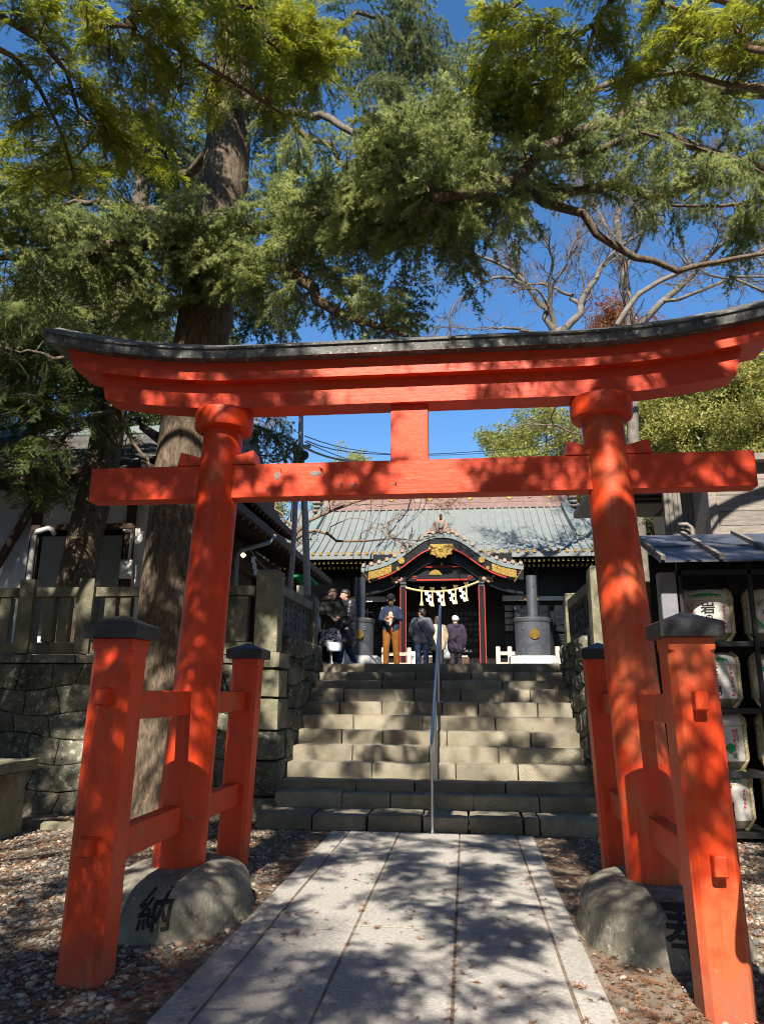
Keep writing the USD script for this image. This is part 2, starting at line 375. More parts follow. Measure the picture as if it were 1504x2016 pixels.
M['bark'] = mat('furrowed_cedar_bark', [(.3, (.05, .036, .026)), (.5, (.125, .095, .068)), (.75, (.22, .18, .135))], scale=5, rough=.95, stretch=(5.5, 5.5, 1.5), bump=1.0, bscale=6, spec=.1, distort=.9)
M['bark_grey'] = mat('grey_cedar_bark', [(.3, (.06, .05, .04)), (.5, (.14, .12, .098)), (.75, (.25, .225, .19))], scale=5, rough=.95, stretch=(7, 7, 1.1), bump=1.0, bscale=5, spec=.1, distort=.6)
M['bark_pale'] = mat('pale_smooth_bark', [(.3, (.085, .072, .058)), (.7, (.21, .185, .155))], scale=5, rough=.9, bump=.4, bscale=18, spots=[(5, .52, .66, (.11, .10, .085), .7)])
M['twigwood'] = mat('brown_twig_bark', [(.3, (.11, .068, .042)), (.7, (.24, .155, .10))], scale=9, rough=.9)
M['twigpale'] = mat('pale_twig_bark', [(.3, (.09, .068, .052)), (.7, (.19, .15, .115))], scale=9, rough=.9)


def leafmat(name, c0, c1, trans=.35, tcol=None):
    n = {'oi': ('object_info', {}), 'r': ('rgb_ramp', {'ramp': [(0, c0), (1, c1)]}), 'p': ('principled_bsdf', {'roughness': .5, 'specular_ior_level': .35}),
         't': ('translucent_bsdf', {}), 'm': ('mix_closure', {'fac': trans}), 'h': ('hsv', {'value': 1.5, 'saturation': 1.1, 'hue': .495})}
    return usdkit.material(stage, '/World/Looks/' + name, n, [('oi.random', 'r.fac'), ('r.color', 'p.base_color'), ('r.color', 'h.color'), ('h.color', 't.color'),
                           ('p.BSDF', 'm.closure1'), ('t.BSDF', 'm.closure2')], surface='m.closure')


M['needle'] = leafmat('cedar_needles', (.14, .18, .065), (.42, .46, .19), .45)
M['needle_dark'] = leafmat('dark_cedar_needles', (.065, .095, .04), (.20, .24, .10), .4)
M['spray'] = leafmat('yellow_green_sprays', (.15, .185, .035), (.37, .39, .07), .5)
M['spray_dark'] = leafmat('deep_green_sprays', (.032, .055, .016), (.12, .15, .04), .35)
M['far_leaf'] = leafmat('olive_far_foliage', (.15, .165, .035), (.32, .30, .08), .35)
M['far_dark'] = leafmat('green_far_foliage', (.045, .07, .025), (.10, .12, .045), .3)
M['rust_leaf'] = leafmat('rusty_dry_foliage', (.16, .06, .025), (.28, .12, .05), .3)
M['pebble'] = usdkit.material(stage, '/World/Looks/river_pebbles', {'oi': ('object_info', {}), 'r': ('rgb_ramp', {'ramp': [(0, (.08, .08, .08)), (.35, (.18, .17, .15)), (.6, (.29, .255, .205)), (.85, (.38, .335, .27)), (1, (.30, .16, .10))]}),
    'p': ('principled_bsdf', {'roughness': .7})}, [('oi.random', 'r.fac'), ('r.color', 'p.base_color')], surface='p.BSDF')
M['litter'] = leafmat('fallen_brown_needles', (.13, .055, .028), (.34, .18, .095), .1)
GLYPHS = {
  '納': '4,70 0,82 6,86 12,95 22,115 23,121 26,123 35,119 36,115 20,86 25,85 28,87 37,104 47,98 44,89 34,73 42,74 44,72 51,50 53,50 53,93 79,94 79,121 92,122 92,94 118,93 117,7 113,3 107,1 90,1 87,14 105,14 105,29 103,30 101,28 96,29 86,51 73,28 69,27 66,29 66,1 54,0 53,15 42,12 40,16 34,36 34,41 41,43 40,47 16,44 8,41 4,42 1,53 11,61 17,71 12,72/90,74 103,45 105,45 105,81 91,81/66,46 68,45 75,63 77,81 66,80/45,41 51,19 52,18 53,45 50,45/23,58 27,57 36,59 33,69 30,69|23,7 20,38 26,40 31,39 34,9|0,7 4,21 6,38 17,38 17,27 11,3 2,5',
  '奉': '0,41 2,45 21,55 29,64 28,65 6,65 6,77 39,77 43,82 42,83 16,83 15,93 17,95 48,95 50,97 49,99 12,99 12,111 53,111 56,121 63,122 70,120 70,111 113,110 112,99 66,99 64,97 65,95 106,95 108,92 107,83 59,83 56,78 57,77 119,76 118,65 94,64 109,51 124,45 124,42 118,34 115,33 105,38 93,47 92,46 92,41 69,40 70,32 109,32 109,20 69,20 69,0 56,0 55,20 14,20 13,22 14,32 54,32 55,41 32,41 32,45 31,46 17,36 11,33 7,33/69,64 69,53 86,53 78,65/39,54 55,53 55,65 48,65',
  '岩': '0,27 3,32 20,43 35,61 34,63 5,63 5,78 124,77 123,63 55,63 49,54 50,52 114,52 114,1 101,1 99,6 46,6 44,1 42,0 31,0 29,2 29,30 10,17 6,19/46,37 46,21 100,22 99,37|13,118 27,119 29,117 29,101 55,101 56,124 71,125 72,101 99,101 100,118 114,119 116,117 116,88 114,86 15,86 13,88',
  'の': '0,41 0,51 3,64 14,82 28,93 48,100 69,100 77,98 89,92 98,84 103,77 109,60 108,37 101,22 93,13 87,9 67,1 58,0 51,13 63,15 80,22 86,27 92,36 95,48 93,65 89,73 78,83 64,87 61,66 54,41 46,24 36,13 29,10 21,10 14,13 7,20 3,28/15,55 16,34 21,27 28,26 34,32 44,58 49,80 49,86 43,85 34,81 21,69',
  '井': '0,45 0,59 28,60 29,84 5,84 4,98 6,100 29,100 30,126 44,125 46,100 74,100 74,124 76,126 89,126 90,100 115,99 116,87 114,84 90,83 90,60 117,60 119,57 119,47 117,44 90,44 89,2 74,3 74,44 43,44 37,26 31,16 19,4 12,0 1,9 1,12 16,24 22,33 25,43/45,84 45,60 74,60 74,84',
  '君': '0,28 0,34 13,41 28,57 27,59 16,59 14,61 14,73 16,75 37,75 40,79 39,81 5,81 2,83 2,96 4,98 45,98 47,100 46,104 16,105 15,116 17,120 110,119 111,98 122,98 124,96 124,83 122,81 111,81 110,60 51,59 48,55 112,53 114,51 114,3 112,0 97,0 95,6 48,6 45,0 30,0 29,31 11,19 7,20/48,37 48,23 96,24 95,37/60,81 59,75 93,76 92,81/67,104 66,98 93,99 92,104',
  '正': '0,0 0,11 17,12 17,72 29,71 29,11 55,12 55,94 5,94 5,105 112,105 112,94 69,94 67,93 67,61 107,61 107,50 68,50 67,48 67,12 116,11 117,0',
  '英': '0,10 0,13 2,15 28,22 40,29 47,36 46,38 4,38 2,40 2,51 4,53 15,53 15,80 17,83 53,83 53,95 55,98 46,99 45,85 32,85 31,99 5,99 4,113 31,114 32,125 45,125 47,114 76,114 78,125 92,125 93,114 118,114 120,112 120,101 118,99 93,99 93,88 91,85 78,85 77,99 68,98 69,83 109,82 109,54 121,53 122,39 78,38 77,37 87,27 98,21 124,15 125,11 118,1 115,0 106,2 87,9 76,16 63,30 54,20 44,13 17,2 8,0/70,68 69,53 94,53 94,67 93,69/31,54 53,53 53,69 31,69',
  '之': '0,13 18,29 29,31 48,44 60,54 85,81 84,82 8,82 8,97 58,97 57,101 47,114 47,117 57,123 60,123 74,104 76,97 103,97 111,91 110,86 96,68 71,43 44,22 61,17 122,19 123,14 119,3 57,2 44,5 26,16 17,8 12,0 9,0 1,9',
  '錦': '0,85 0,90 15,104 26,124 28,125 39,122 39,115 56,102 58,112 79,112 81,123 83,125 97,122 95,112 118,112 120,110 120,64 97,63 95,60 122,58 122,17 120,13 113,10 100,10 97,21 96,21 95,1 81,0 80,43 71,44 70,12 68,10 57,10 55,12 50,12 13,4 5,4 2,12 2,17 11,20 22,21 23,24 12,23 10,26 10,33 6,46 6,52 14,55 4,57 4,69 23,70 23,77 11,78 9,76 5,76/95,23 108,24 108,44 95,44/72,77 104,76 105,80 73,81/72,95 104,94 105,98 73,99/57,64 57,58 80,60 79,63/52,78 38,78 38,70 57,69 56,92 53,89/53,41 50,26 55,28 54,42/52,55 54,54 55,55 53,56/25,93 43,92 44,93 31,102/38,41 40,41 42,56 38,55/39,26 39,24 40,25/16,55 18,54 21,42 23,41 23,56',
  '富': '0,87 0,114 3,117 45,117 44,122 45,125 57,129 63,126 68,117 114,117 116,115 116,86 114,84 101,84 98,87 97,86 98,84 97,56 106,55 108,53 108,3 106,1 93,1 90,5 27,5 25,1 22,0 10,1 9,53 11,55 18,56 18,84 3,84/66,21 89,20 91,22 67,23/66,39 89,38 90,39 89,40 67,40/48,21 48,23 26,22 27,20/26,39 47,38 48,39 47,40 27,40/18,87 18,85 19,86',
  '士': '0,63 1,78 51,78 52,80 52,117 54,119 68,119 70,116 70,78 121,78 123,75 123,65 120,61 70,61 70,17 114,17 116,14 115,1 9,0 7,2 8,17 50,17 52,18 52,60 2,61',
  '横': '0,36 12,58 19,79 18,82 4,83 4,98 21,99 22,125 36,126 38,124 39,99 48,99 48,112 50,114 63,114 63,124 65,126 78,126 80,124 81,114 92,114 92,122 94,126 108,126 109,114 123,114 125,112 125,100 123,98 109,97 111,93 126,93 128,91 128,79 126,77 121,76 123,74 123,26 121,24 113,23 129,12 129,7 121,0 115,0 106,8 92,15 90,17 90,24 82,24 83,18 70,8 54,0 48,0 42,6 41,13 59,21 60,23 52,24 50,26 50,45 46,42 43,42 39,48 38,1 23,0 21,4 21,38 19,38 11,24 8,24 5,27/94,40 105,39 106,42 95,43/94,59 105,58 106,60 95,61/81,98 80,93 92,93 92,98/66,40 76,39 77,42 67,43/66,59 76,58 77,60 67,61/54,98 54,93 63,93 63,98/38,79 48,63 50,63 50,74 52,77 46,77 43,82 38,82',
  '岡': '0,3 1,118 112,119 114,117 114,10 112,6 101,1 82,1 77,11 77,15 79,17 97,18 97,68 65,67 66,36 74,37 75,65 89,66 91,64 91,22 89,20 25,20 23,22 23,64 25,66 39,65 39,37 47,36 48,67 19,68 18,3 16,0 2,0/82,85 97,84 97,102 89,102 89,98/43,101 52,84 62,84 70,99 69,102 44,102/18,85 32,85 25,102 18,102',
  '名': '5,36 0,47 2,48 28,55 45,63 40,70 28,78 28,80 34,85 38,85 58,70 75,82 86,94 85,96 42,96 20,79 13,75 9,75 3,82 3,84 11,87 26,97 36,106 47,121 59,118 54,107 99,107 104,103 100,94 89,80 77,69 59,57 105,55 105,0 93,0 92,6 39,6 38,0 26,0 26,42/39,45 38,17 93,17 93,45',
  '誉': '0,61 0,64 18,74 30,86 29,88 2,88 2,98 25,98 21,107 15,113 15,115 23,119 35,106 37,102 37,98 55,98 55,102 47,116 49,118 57,120 66,105 67,101 64,100 65,98 80,99 92,119 95,119 103,116 104,114 94,102 93,98 118,98 118,88 90,87 102,75 121,66 121,64 115,57 109,58 105,61 18,61 11,56 6,55/30,71 54,70 54,73 49,81 60,84 67,70 90,71 75,88 43,88 38,79|20,29 101,30 101,0 90,0 89,4 32,4 31,0 21,0/32,21 32,13 90,14 89,21|23,56 99,56 99,48 23,48|23,35 23,43 99,43 99,35',
  '白': '0,102 3,106 33,106 39,124 42,127 58,124 59,119 55,111 54,106 99,105 99,1 85,0 82,2 81,9 19,9 18,2 16,0 1,1/18,28 81,27 82,48 19,49/18,67 80,66 82,68 82,87 19,88',
}

# ================================================================ ground, path, stairs
def sheet(x0, x1, y0, y1, z, nx, ny, amp=0.0):
    X, Y = np.meshgrid(np.linspace(x0, x1, nx + 1), np.linspace(y0, y1, ny + 1), indexing='ij')
    Z = np.full(X.shape, float(z))
    if amp:
        Z += amp * (meshkit.fbm(np.stack([X * 1.3, Y * 1.3, X * 0], -1)) - .5)
    i, j = np.meshgrid(np.arange(nx), np.arange(ny), indexing='ij'); w = ny + 1
    q = np.stack([i * w + j, (i + 1) * w + j, (i + 1) * w + j + 1, i * w + j + 1], -1).reshape(-1, 4)
    return np.stack([X, Y, Z], -1).reshape(-1, 3), q


GZ = -.02                                                     # trodden earth; the paving tops lie at about z = 0
g = MB()
g.add(*sheet(-9, 9, -12, 8, GZ, 150, 160, .018))
for b in ((-400, -9, -400, 400), (9, 400, -400, 400), (-9, 9, -400, -12), (-9, 9, 8, 400)):
    g.add(*sheet(*b, GZ, 4, 4))
g.build('ground', M['dirt'], smooth=True, kind='structure')

TZ = 1.97                                                     # level of the shrine precinct above the stairs
t = MB()
t.box(-120, -2.3, 4.15, 150, -.5, TZ - .004).box(2.3, 120, 4.15, 150, -.5, TZ - .004).box(-2.3, 2.3, 6.75, 150, -.5, TZ - .005)
t.build('upper_terrace', M['terrace'], kind='structure')

path = thing('paved_path', kind='structure')
MB().box(-1.1, 1.12, -12, 3.25, -.2, -.0085).build('path_bed', M['dirt'], path)
cols = [(-1.098, -.902, 1.35), (-.898, -.342, 1.75), (-.338, .318, 2.1), (.322, .928, 1.9), (.932, 1.108, 1.5)]
for ci, (a, b, L) in enumerate(cols):
    y = -12 + rng.uniform(0, .8)
    while y < 3.2:
        y1 = min(y + L * rng.uniform(.8, 1.2), 3.23)
        if y1 > 2.9: y1 = 3.23
        w = .0035
        v, f = rough_box(a + w, b - w, y + .006, y1 - .006, -.12, rng.uniform(-.001, .006), amp=.003, step=.22, seed=ci + y, rnd=.012)
        obj('paving_slab', (v, f), M['slab'], path, 30)
        y = y1

stairs = thing('stone_stairs', 'wide flight of tool-marked stone steps rising from the paved path to the shrine', 'stairs')
PY = [1564.5, 1538.5, 1503.8, 1469.8, 1438.9, 1409.8, 1382, 1357, 1340, 1323, 1306.6]
SY = [3.85 + .285 * k for k in range(11)]
SZ = [at(816, p, y)[2] for p, y in zip(PY, SY)]
SZ[-1] = TZ
# broad threshold kerb at the foot
xs = [-2.02, -1.35, -.72, -.1, .42, 1.02, 1.2, 2.12]
for a, b in zip(xs[:-1], xs[1:]):
    obj('kerb_stone', rough_box(a + .004, b - .004, 3.28 + rng.uniform(-.015, .015), 3.86, -.1, .158 + rng.uniform(-.004, .006), .012, .1, a, .03), M['step'], stairs, 40)
for k, (y, z) in enumerate(zip(SY, SZ)):
    zb = (SZ[k - 1] if k else .16) - .03
    x = -1.945
    while x < 1.95:
        w = rng.uniform(.5, 1.15)
        x1 = x + w if x + w < 1.55 else 1.955
        obj('step_stone', rough_box(x + .002, x1 - .002, y + rng.uniform(-.008, .008), y + .36, zb, z + rng.uniform(-.007, .007), .016, .07, k * 3 + x, .02), M['step'], stairs, 40)
        x = x1


# ================================================================ retaining walls of fitted stone
def stone_piece(poly, Mx, depth=.2, bevel=.02, bulge=.02, sub=3, jit=.003):
    P = np.asarray(poly, float); n = len(P)
    ring = np.vstack([P[i] + (P[(i + 1) % n] - P[i]) * t for i in range(n) for t in np.linspace(0, 1, sub, endpoint=False)[:, None]])
    c = ring.mean(0)
    ring = ring + rng.normal(0, jit, ring.shape)
    d = ring - c; L = np.linalg.norm(d, axis=1, keepdims=True)
    r1 = c + d * (1 - .15 * bevel / L.clip(.03)); r2 = c + d * (1 - bevel * 1.3 / L.clip(.03)); r3 = c + d * .55
    up = lambda r, z, j=0: np.column_stack([r, z + rng.normal(0, j, len(r)) if j else np.full(len(r), z)])
    b = MB(); m = len(ring)
    rings = [up(ring, 0), up(r1, depth - bevel), up(r2, depth, .004), up(r3, depth + bulge, .008)]
    V = np.vstack(rings + [[[*c, depth + bulge * 1.15]]])
    F = []
    for k in range(3):
        i = np.arange(m); F.append(np.stack([k * m + i, k * m + (i + 1) % m, (k + 1) * m + (i + 1) % m, (k + 1) * m + i], 1))
    F = np.vstack(F); F = np.vstack([F[:, [0, 1, 2]], F[:, [0, 2, 3]], np.stack([3 * m + np.arange(m), 3 * m + (np.arange(m) + 1) % m, np.full(m, 4 * m)], 1)])
    b.add(V, F, Mx)
    return b


def courses(parent, u0, u1, heights, Mx, wmin, wmax, skew=.07, wob=.045, name='wall_stone', m='wallstone', bulge=.008, bevel=.010, limit=None):
    z = np.cumsum([0] + list(heights)) + 0.0
    lines = []
    for k, zz in enumerate(z):
        ph = rng.uniform(0, 9); a = 0 if k in (0, len(z) - 1) else wob
        lines.append(lambda u, zz=zz, ph=ph, a=a: zz + a * math.sin(u * 1.9 + ph) + a * .6 * math.sin(u * 4.7 + 2 * ph))
    for k in range(len(z) - 1):
        u = u0; lo, hi = lines[k], lines[k + 1]; s0 = 0
        while u < u1 - .01:
            un = u + rng.uniform(wmin, wmax)
            if un > u1 - wmin * .6: un = u1
            s1 = rng.uniform(-skew, skew) if un < u1 else 0
            g = .0025
            a0, a1, b0, b1 = u - s0 + g, un - s1 - g, u + s0 + g, un + s1 - g
            if limit is None or limit((u + un) / 2, z[k + 1]):
                poly = [(a0, lo(a0) + g), ((a0 + a1) / 2, lo((a0 + a1) / 2) + g), (a1, lo(a1) + g), (b1, hi(b1) - g), ((b0 + b1) / 2, hi((b0 + b1) / 2) - g), (b0, hi(b0) - g)]
                stone_piece(poly, Mx, bevel=bevel, bulge=bulge).build(name, M[m], parent, 50)
            u, s0 = un, s1


def retaining_wall(side, label):
    w = thing('retaining_wall', label, 'stone wall')
    s = side
    # hidden core, so that no light passes the joints
    core = MB()
    if s < 0:
        core.box(-14, -2.05, 4.09, 4.3, -.2, 1.85).box(-2.3, -2.15, 4.09, 6.72, -.2, 2.24)
    else:
        core.box(2.05, 14, 4.09, 4.3, -.2, 1.85).box(2.15, 2.3, 4.09, 6.72, -.2, 2.24)
    core.build('core', M['dirt'], w)
    F = frame((0, 4.09, -.05), (1, 0, 0), (0, 0, 1), (0, -1, 0))
    hs = [.36, .33, .31, .30, .32, .28]
    if s < 0:
        courses(w, -9.0, -2.36, hs, F, .32, .72)
        # smooth capping course
        u = -9.0
        while u < -2.4:
            un = min(u + rng.uniform(.8, 1.3), -2.36)
            obj('capping_stone', rough_box(u + .004, un - .004, 3.86, 4.22, 1.855, 1.97, .008, .12, u, .02), M['wallstone'], w, 40)
            u = un
    else:
        courses(w, 2.36, 6.5, hs, F, .32, .72)
        u = 2.36
        while u < 6.4:
            un = min(u + rng.uniform(.8, 1.3), 6.5)
            obj('capping_stone', rough_box(u + .004, un - .004, 3.86, 4.22, 1.855, 1.97, .008, .12, u, .02), M['wallstone'], w, 40)
            u = un
    # big quoins at the corner under the pillar
    z = -.05
    for k, h in enumerate((.30, .42, .36, .40, .36, .22)):
        xa, xb = (-2.38, -1.93 + .03 * (k == 0)) if s < 0 else (1.93 - .03 * (k == 0), 2.38)
        obj('corner_stone', rough_box(xa, xb, 3.87 - .03 * (k < 2), 4.34 + .1 * (k % 2), z + .003, z + h - .003, .016, .1, k + 20 * s, .04), M['wallstone'] if k < 3 else M['fence'], w, 40)
        z += h
    # flank along the stairs: its face looks at the steps
    Fs = frame((-2.14, 0, 0), (0, 1, 0), (0, 0, 1), (1, 0, 0)) if s < 0 else frame((2.14, 0, 0), (0, -1, 0), (0, 0, 1), (-1, 0, 0))
    u0, u1 = (4.42, 6.72) if s < 0 else (-6.72, -4.42)
    step_z = lambda u, top: top > .12 + .62 * (abs(u) - 4.1)
    courses(w, u0, u1, [.34, .33, .30, .34, .30, .24, .14, .26], Fs, *((.3, .62) if s < 0 else (.18, .42)), limit=step_z, bulge=.012 if s < 0 else .02, bevel=.012 if s < 0 else .02)
    return w


retaining_wall(-1, 'mossy fitted stone retaining wall on the tree side of the stairs')
retaining_wall(1, 'rough stone retaining wall flanking the stairs behind the barrel rack')


# ================================================================ stone pillars, inscribed parapets, picket fences
def parapet(s, label):
    p = thing('stone_parapet', label, 'stone parapet')
    for nm, (y0, y1, zt, zb) in (('corner_pillar', (3.95, 4.27, 3.09, 2.0)), ('end_pillar', (6.38, 6.7, 3.06, 1.9))):
        xa, xb = (-2.33, -2.0) if s < 0 else (2.0, 2.33)
        b = MB(); b.add(*rough_box(xa, xb, y0, y1, zb, zt - .02, .008, .1, s + y0, .035))
        cx, cy = (xa + xb) / 2, (y0 + y1) / 2
        b.loft([[(cx - k, cy - k, z), (cx + k, cy - k, z), (cx + k, cy + k, z), (cx - k, cy + k, z)] for k, z in ((.155, zt - .03), (.13, zt), (.02, zt + .012))])
        b.build(nm, M['fence'], p, 35)
    x0, x1 = (-2.28, -2.06) if s < 0 else (2.06, 2.28)
    obj('top_rail', rough_box(x0 - .02, x1 + .02, 4.27, 6.38, 2.80, 2.95, .006, .15, s * 5, .02), M['fence'], p, 35)
    ys = [4.28, 5.0, 5.7, 6.37] if s > 0 else [4.28, 6.37]
    for a, b in zip(ys[:-1], ys[1:]):
        obj('base_course', rough_box(x0 - .01, x1 + .01, a + .004, b - .004, 2.235, 2.36, .012, .12, a, .02), M['wallstone'], p, 35)
    slab = obj('inscribed_slab', rough_box(x0 + .04, x1 - .03, 4.27, 6.38, 2.36, 2.80, .003, .2, s * 9, .01), M['panel'], p, 35)
    # worn columns of carved characters, no longer readable
    xf = -2.0895 if s < 0 else 2.0895
    b = MB(); r = np.random.default_rng(5 + s)
    for col in np.linspace(4.5, 6.15, 7):
        w = r.uniform(.07, .11)
        for row in np.linspace(2.72, 2.44, 3 if r.random() < .5 else 4):
            for _ in range(5):
                y, z = col + r.uniform(-w, w) * .8, row + r.uniform(-.03, .03)
                if r.random() < .5: b.box(xf - .004, xf + .003, y - w * .6, y + w * .6, z - .005, z + .005)
                else: b.box(xf - .004, xf + .003, y - .007, y + .007, z - .03, z + .03)
    b.build('worn_inscription', M['panel_cut'], p, kind='stuff')
    return p


parapet(-1, 'stone parapet with inscribed slab between two pillars, beside the leafy cedar trunk')
parapet(1, 'stone parapet with inscribed slab, partly hidden by the faded red column')


def fence(s, x_posts, label, x_end):
    f = thing('stone_fence', label, 'stone fence')
    xs = sorted(x_posts + [x_end])
    for x in x_posts:
        b = MB().add(*rough_box(x - .115, x + .115, 3.92, 4.16, 1.975, 3.0, .008, .12, x, .03))
        b.build('post', M['fence'], f, 35)
    for a, b_ in zip(xs[:-1], xs[1:]):
        lo, hi = a + .116, b_ - (.116 if b_ != x_end or s > 0 else .0)
        if s > 0 and a == x_end: lo = a
        obj('top_rail', rough_box(lo, hi, 3.96, 4.12, 2.745, 2.885, .006, .14, a, .02), M['fence'], f, 35)
        obj('bottom_rail', rough_box(lo, hi, 3.95, 4.14, 1.975, 2.14, .006, .14, a + 3, .02), M['fence'], f, 35)
        n = 2
        for k in range(n):
            x = lo + (hi - lo) * (k + 1) / (n + 1) + rng.uniform(-.01, .01)
            obj('picket', rough_box(x - .085, x + .085, 3.98, 4.10, 2.135, 2.75, .006, .14, x, .025), M['fence'], f, 35)
    return f


fence(-1, [-7.25, -6.39, -5.53, -4.67, -3.81, -2.95], 'lichened stone post fence on top of the mossy retaining wall', -2.33)
fence(1, [2.95, 3.81, 4.67, 5.53], 'stone post fence glimpsed behind the barrel rack', 2.33)

pl = thing('stone_plinth', 'low grey stone plinth at the edge of the gravel near the mossy wall', 'plinth')
obj('coping', rough_box(-6.2, -4.36, 1.3, 2.72, .64, .77, .01, .2, 3, .03), M['fence'], pl, 40)
obj('body', rough_box(-6.1, -4.44, 1.36, 2.65, -.08, .64, .012, .2, 4, .03), M['fence'], pl, 40)
obj('edging_stone', rough_box(-4.6, -3.45, 2.85, 3.02, -.06, .06, .03, .1, 9, .04), M['fence'], label='mossy edging stone lying before the stone wall', cat='edging stone')


# ================================================================ the torii gate
torii = thing('torii_gate', 'vermilion wooden torii gate with black roof board standing over the paved path', 'torii gate')


def rise(x):
    return .235 * np.clip((np.abs(x) - 1.25) / 1.75, 0, 1.2) ** 2


def beam(prof_fn, half_top, half_bot, z_lo, z_hi, n=56):
    """A cross-section (y, z) carried along x and lifted towards both ends, the ends cut aslant."""
    secs = []
    for u in np.linspace(-1, 1, n):
        ring = []
        for (y, z) in prof_fn():
            hx = half_bot + (half_top - half_bot) * (z - z_lo) / (z_hi - z_lo)
            x = u * hx
            ring.append((x, y, z + rise(x)))
        secs.append(ring)
    return MB().loft(secs)


beam(lambda: [(-.11, 3.73), (.11, 3.73), (.11, 3.935), (-.11, 3.935)], 2.555, 2.50, 3.73, 3.935).build('lower_lintel', M['red_beam'], torii, 30)
beam(lambda: [(-.195, 3.935), (.195, 3.935), (.195, 4.085), (-.195, 4.085)], 2.82, 2.77, 3.935, 4.085).build('upper_lintel', M['red_beam'], torii, 30)
beam(lambda: [(-.285, 4.085), (.285, 4.085), (.285, 4.165), (0, 4.325), (-.285, 4.165)], 3.03, 2.98, 4.085, 4.325).build('roof_board', M['roof_black'], torii, 20)
beam(lambda: [(-.30, 4.163), (.30, 4.163), (.30, 4.178), (0, 4.342), (-.30, 4.178)], 3.045, 3.02, 4.163, 4.342).build('roof_cover', M['roof_black'], torii, 20)
tie = MB().box(-2.575, 2.575, -.075, .075, 2.985, 3.262, .006).build('tie_beam', M['red_beam'], torii)
MB().box(-.13, .165, -.055, .055, 3.262, 3.73, .004).build('centre_strut', M['red'], torii)
# flakes of paint lifting from the tie beam
for k, (x, z, w, h) in enumerate(((-1.02, 3.16, .07, .08), (-.72, 3.17, .13, .06), (-.52, 3.08, .03, .015), (-.42, 3.07, .05, .03), (-.1, 3.07, .04, .015), (.9, 3.1, .04, .02), (-1.1, 3.05, .02, .03), (1.35, 3.15, .03, .02))):
    pts = [(x + w * .5 * math.cos(a) * rng.uniform(.55, 1), z + h * .5 * math.sin(a) * rng.uniform(.55, 1)) for a in np.linspace(0, 2 * PI, 11)[:-1]]
    MB().prism(pts, .0015, FRONT((0, -.0765, 0))).build('bare_patch', M['old_wood_v'], tie)
    MB().add([(x + w * .28, -.078, z + h * .5), (x + w * .5, -.078, z + h * .1), (x + w * .5, -.11, z + h * .45), (x + w * .25, -.1, z + h * .75)], [[0, 1, 2, 3]]).build('paint_flake', M['red'], tie)

cx = lambda z: 1.652 - (1.652 - 1.508) * (z - .28) / 3.32
crad = lambda z: .187 - (.187 - .156) * (z - .28) / 3.32
for s in (-1, 1):
    zz = np.linspace(.24, 3.6, 24)
    b = MB().tube([(s * cx(z), 0, z) for z in zz], [crad(z) for z in zz], 40)
    b.build('column', M['red'] if s < 0 else M['red_faded'], torii, 40)
    MB().lathe([(.0, 3.555), (.2, 3.555), (.228, 3.57), (.236, 3.6), (.236, 3.70), (.226, 3.725), (.2, 3.731), (.0, 3.731)], 40, (s * 1.507, 0, 0)).build('capital_ring', M['red'], torii, 35)
    for q in (-1, 1):
        xo = s * 1.525 + q * .155
        poly = [(xo - q * .03, 3.263), (xo + q * .165, 3.263), (xo + q * .145, 3.375), (xo - q * .03, 3.325)]
        MB().prism(poly if q > 0 else poly[::-1], .17, FRONT((0, .085, 0))).build('wedge', M['red'], torii)


def leg(s, y, m, tilt=.035):
    """A square support post with chamfered arrises under a black cap."""
    h = .121
    g = MB()
    def ring(z, k, c):
        ox, oy = s * (1.652 - tilt * z / 1.78), y
        o = [(k, -k + c), (k, k - c), (k - c, k), (-k + c, k), (-k, k - c), (-k, -k + c), (-k + c, -k), (k - c, -k)]
        return [(ox + a, oy + b, z) for a, b in o]
    g.loft([ring(z, h, c) for z, c in ((-.08, .032), (.6, .032), (1.2, .032), (1.728, .032), (1.738, .004), (1.80, .004))][::1])
    p = g.build('leg', m, torii, 20)
    ox = s * (1.652 - tilt)
    c = MB()
    c.loft([[(ox - k, y - k, z), (ox + k, y - k, z), (ox + k, y + k, z), (ox - k, y + k, z)] for k, z in ((.15, 1.797), (.165, 1.803), (.165, 1.878), (.155, 1.885), (.006, 1.945))])
    c.build('cap', M['black_paint'], p)
    return p


for s in (-1, 1):
    m = M['red'] if s < 0 else M['red_faded']
    leg(s, -1.27, m)
    leg(s, 1.30, M['red'], .06)
    for z0, z1 in ((1.335, 1.505), (.54, .72)):
        xm = s * (1.652 - .035 * z0 / 1.78)
        MB().box(xm - .05, xm + .05, -1.17, 1.2, z0, z1, .006).build('tie_rail', m, torii)
        MB().box(xm - .034, xm + .034, -1.462, -1.38, (z0 + z1) / 2 + .0, (z0 + z1) / 2 + .1, .008).build('tenon', m, torii)

# ---------------------------------------------------------------- rounded base stones with carved characters
def glyph_polys(ch):
    out = []
    for p in GLYPHS[ch].split('|'):
        rings = [np.array([list(map(int, q.split(','))) for q in r.split()], float) for r in p.split('/')]
        out.append(rings)
    return out


def glyph_size(ch):
    a = np.vstack([r for p in glyph_polys(ch) for r in p])
    return a.max(0)


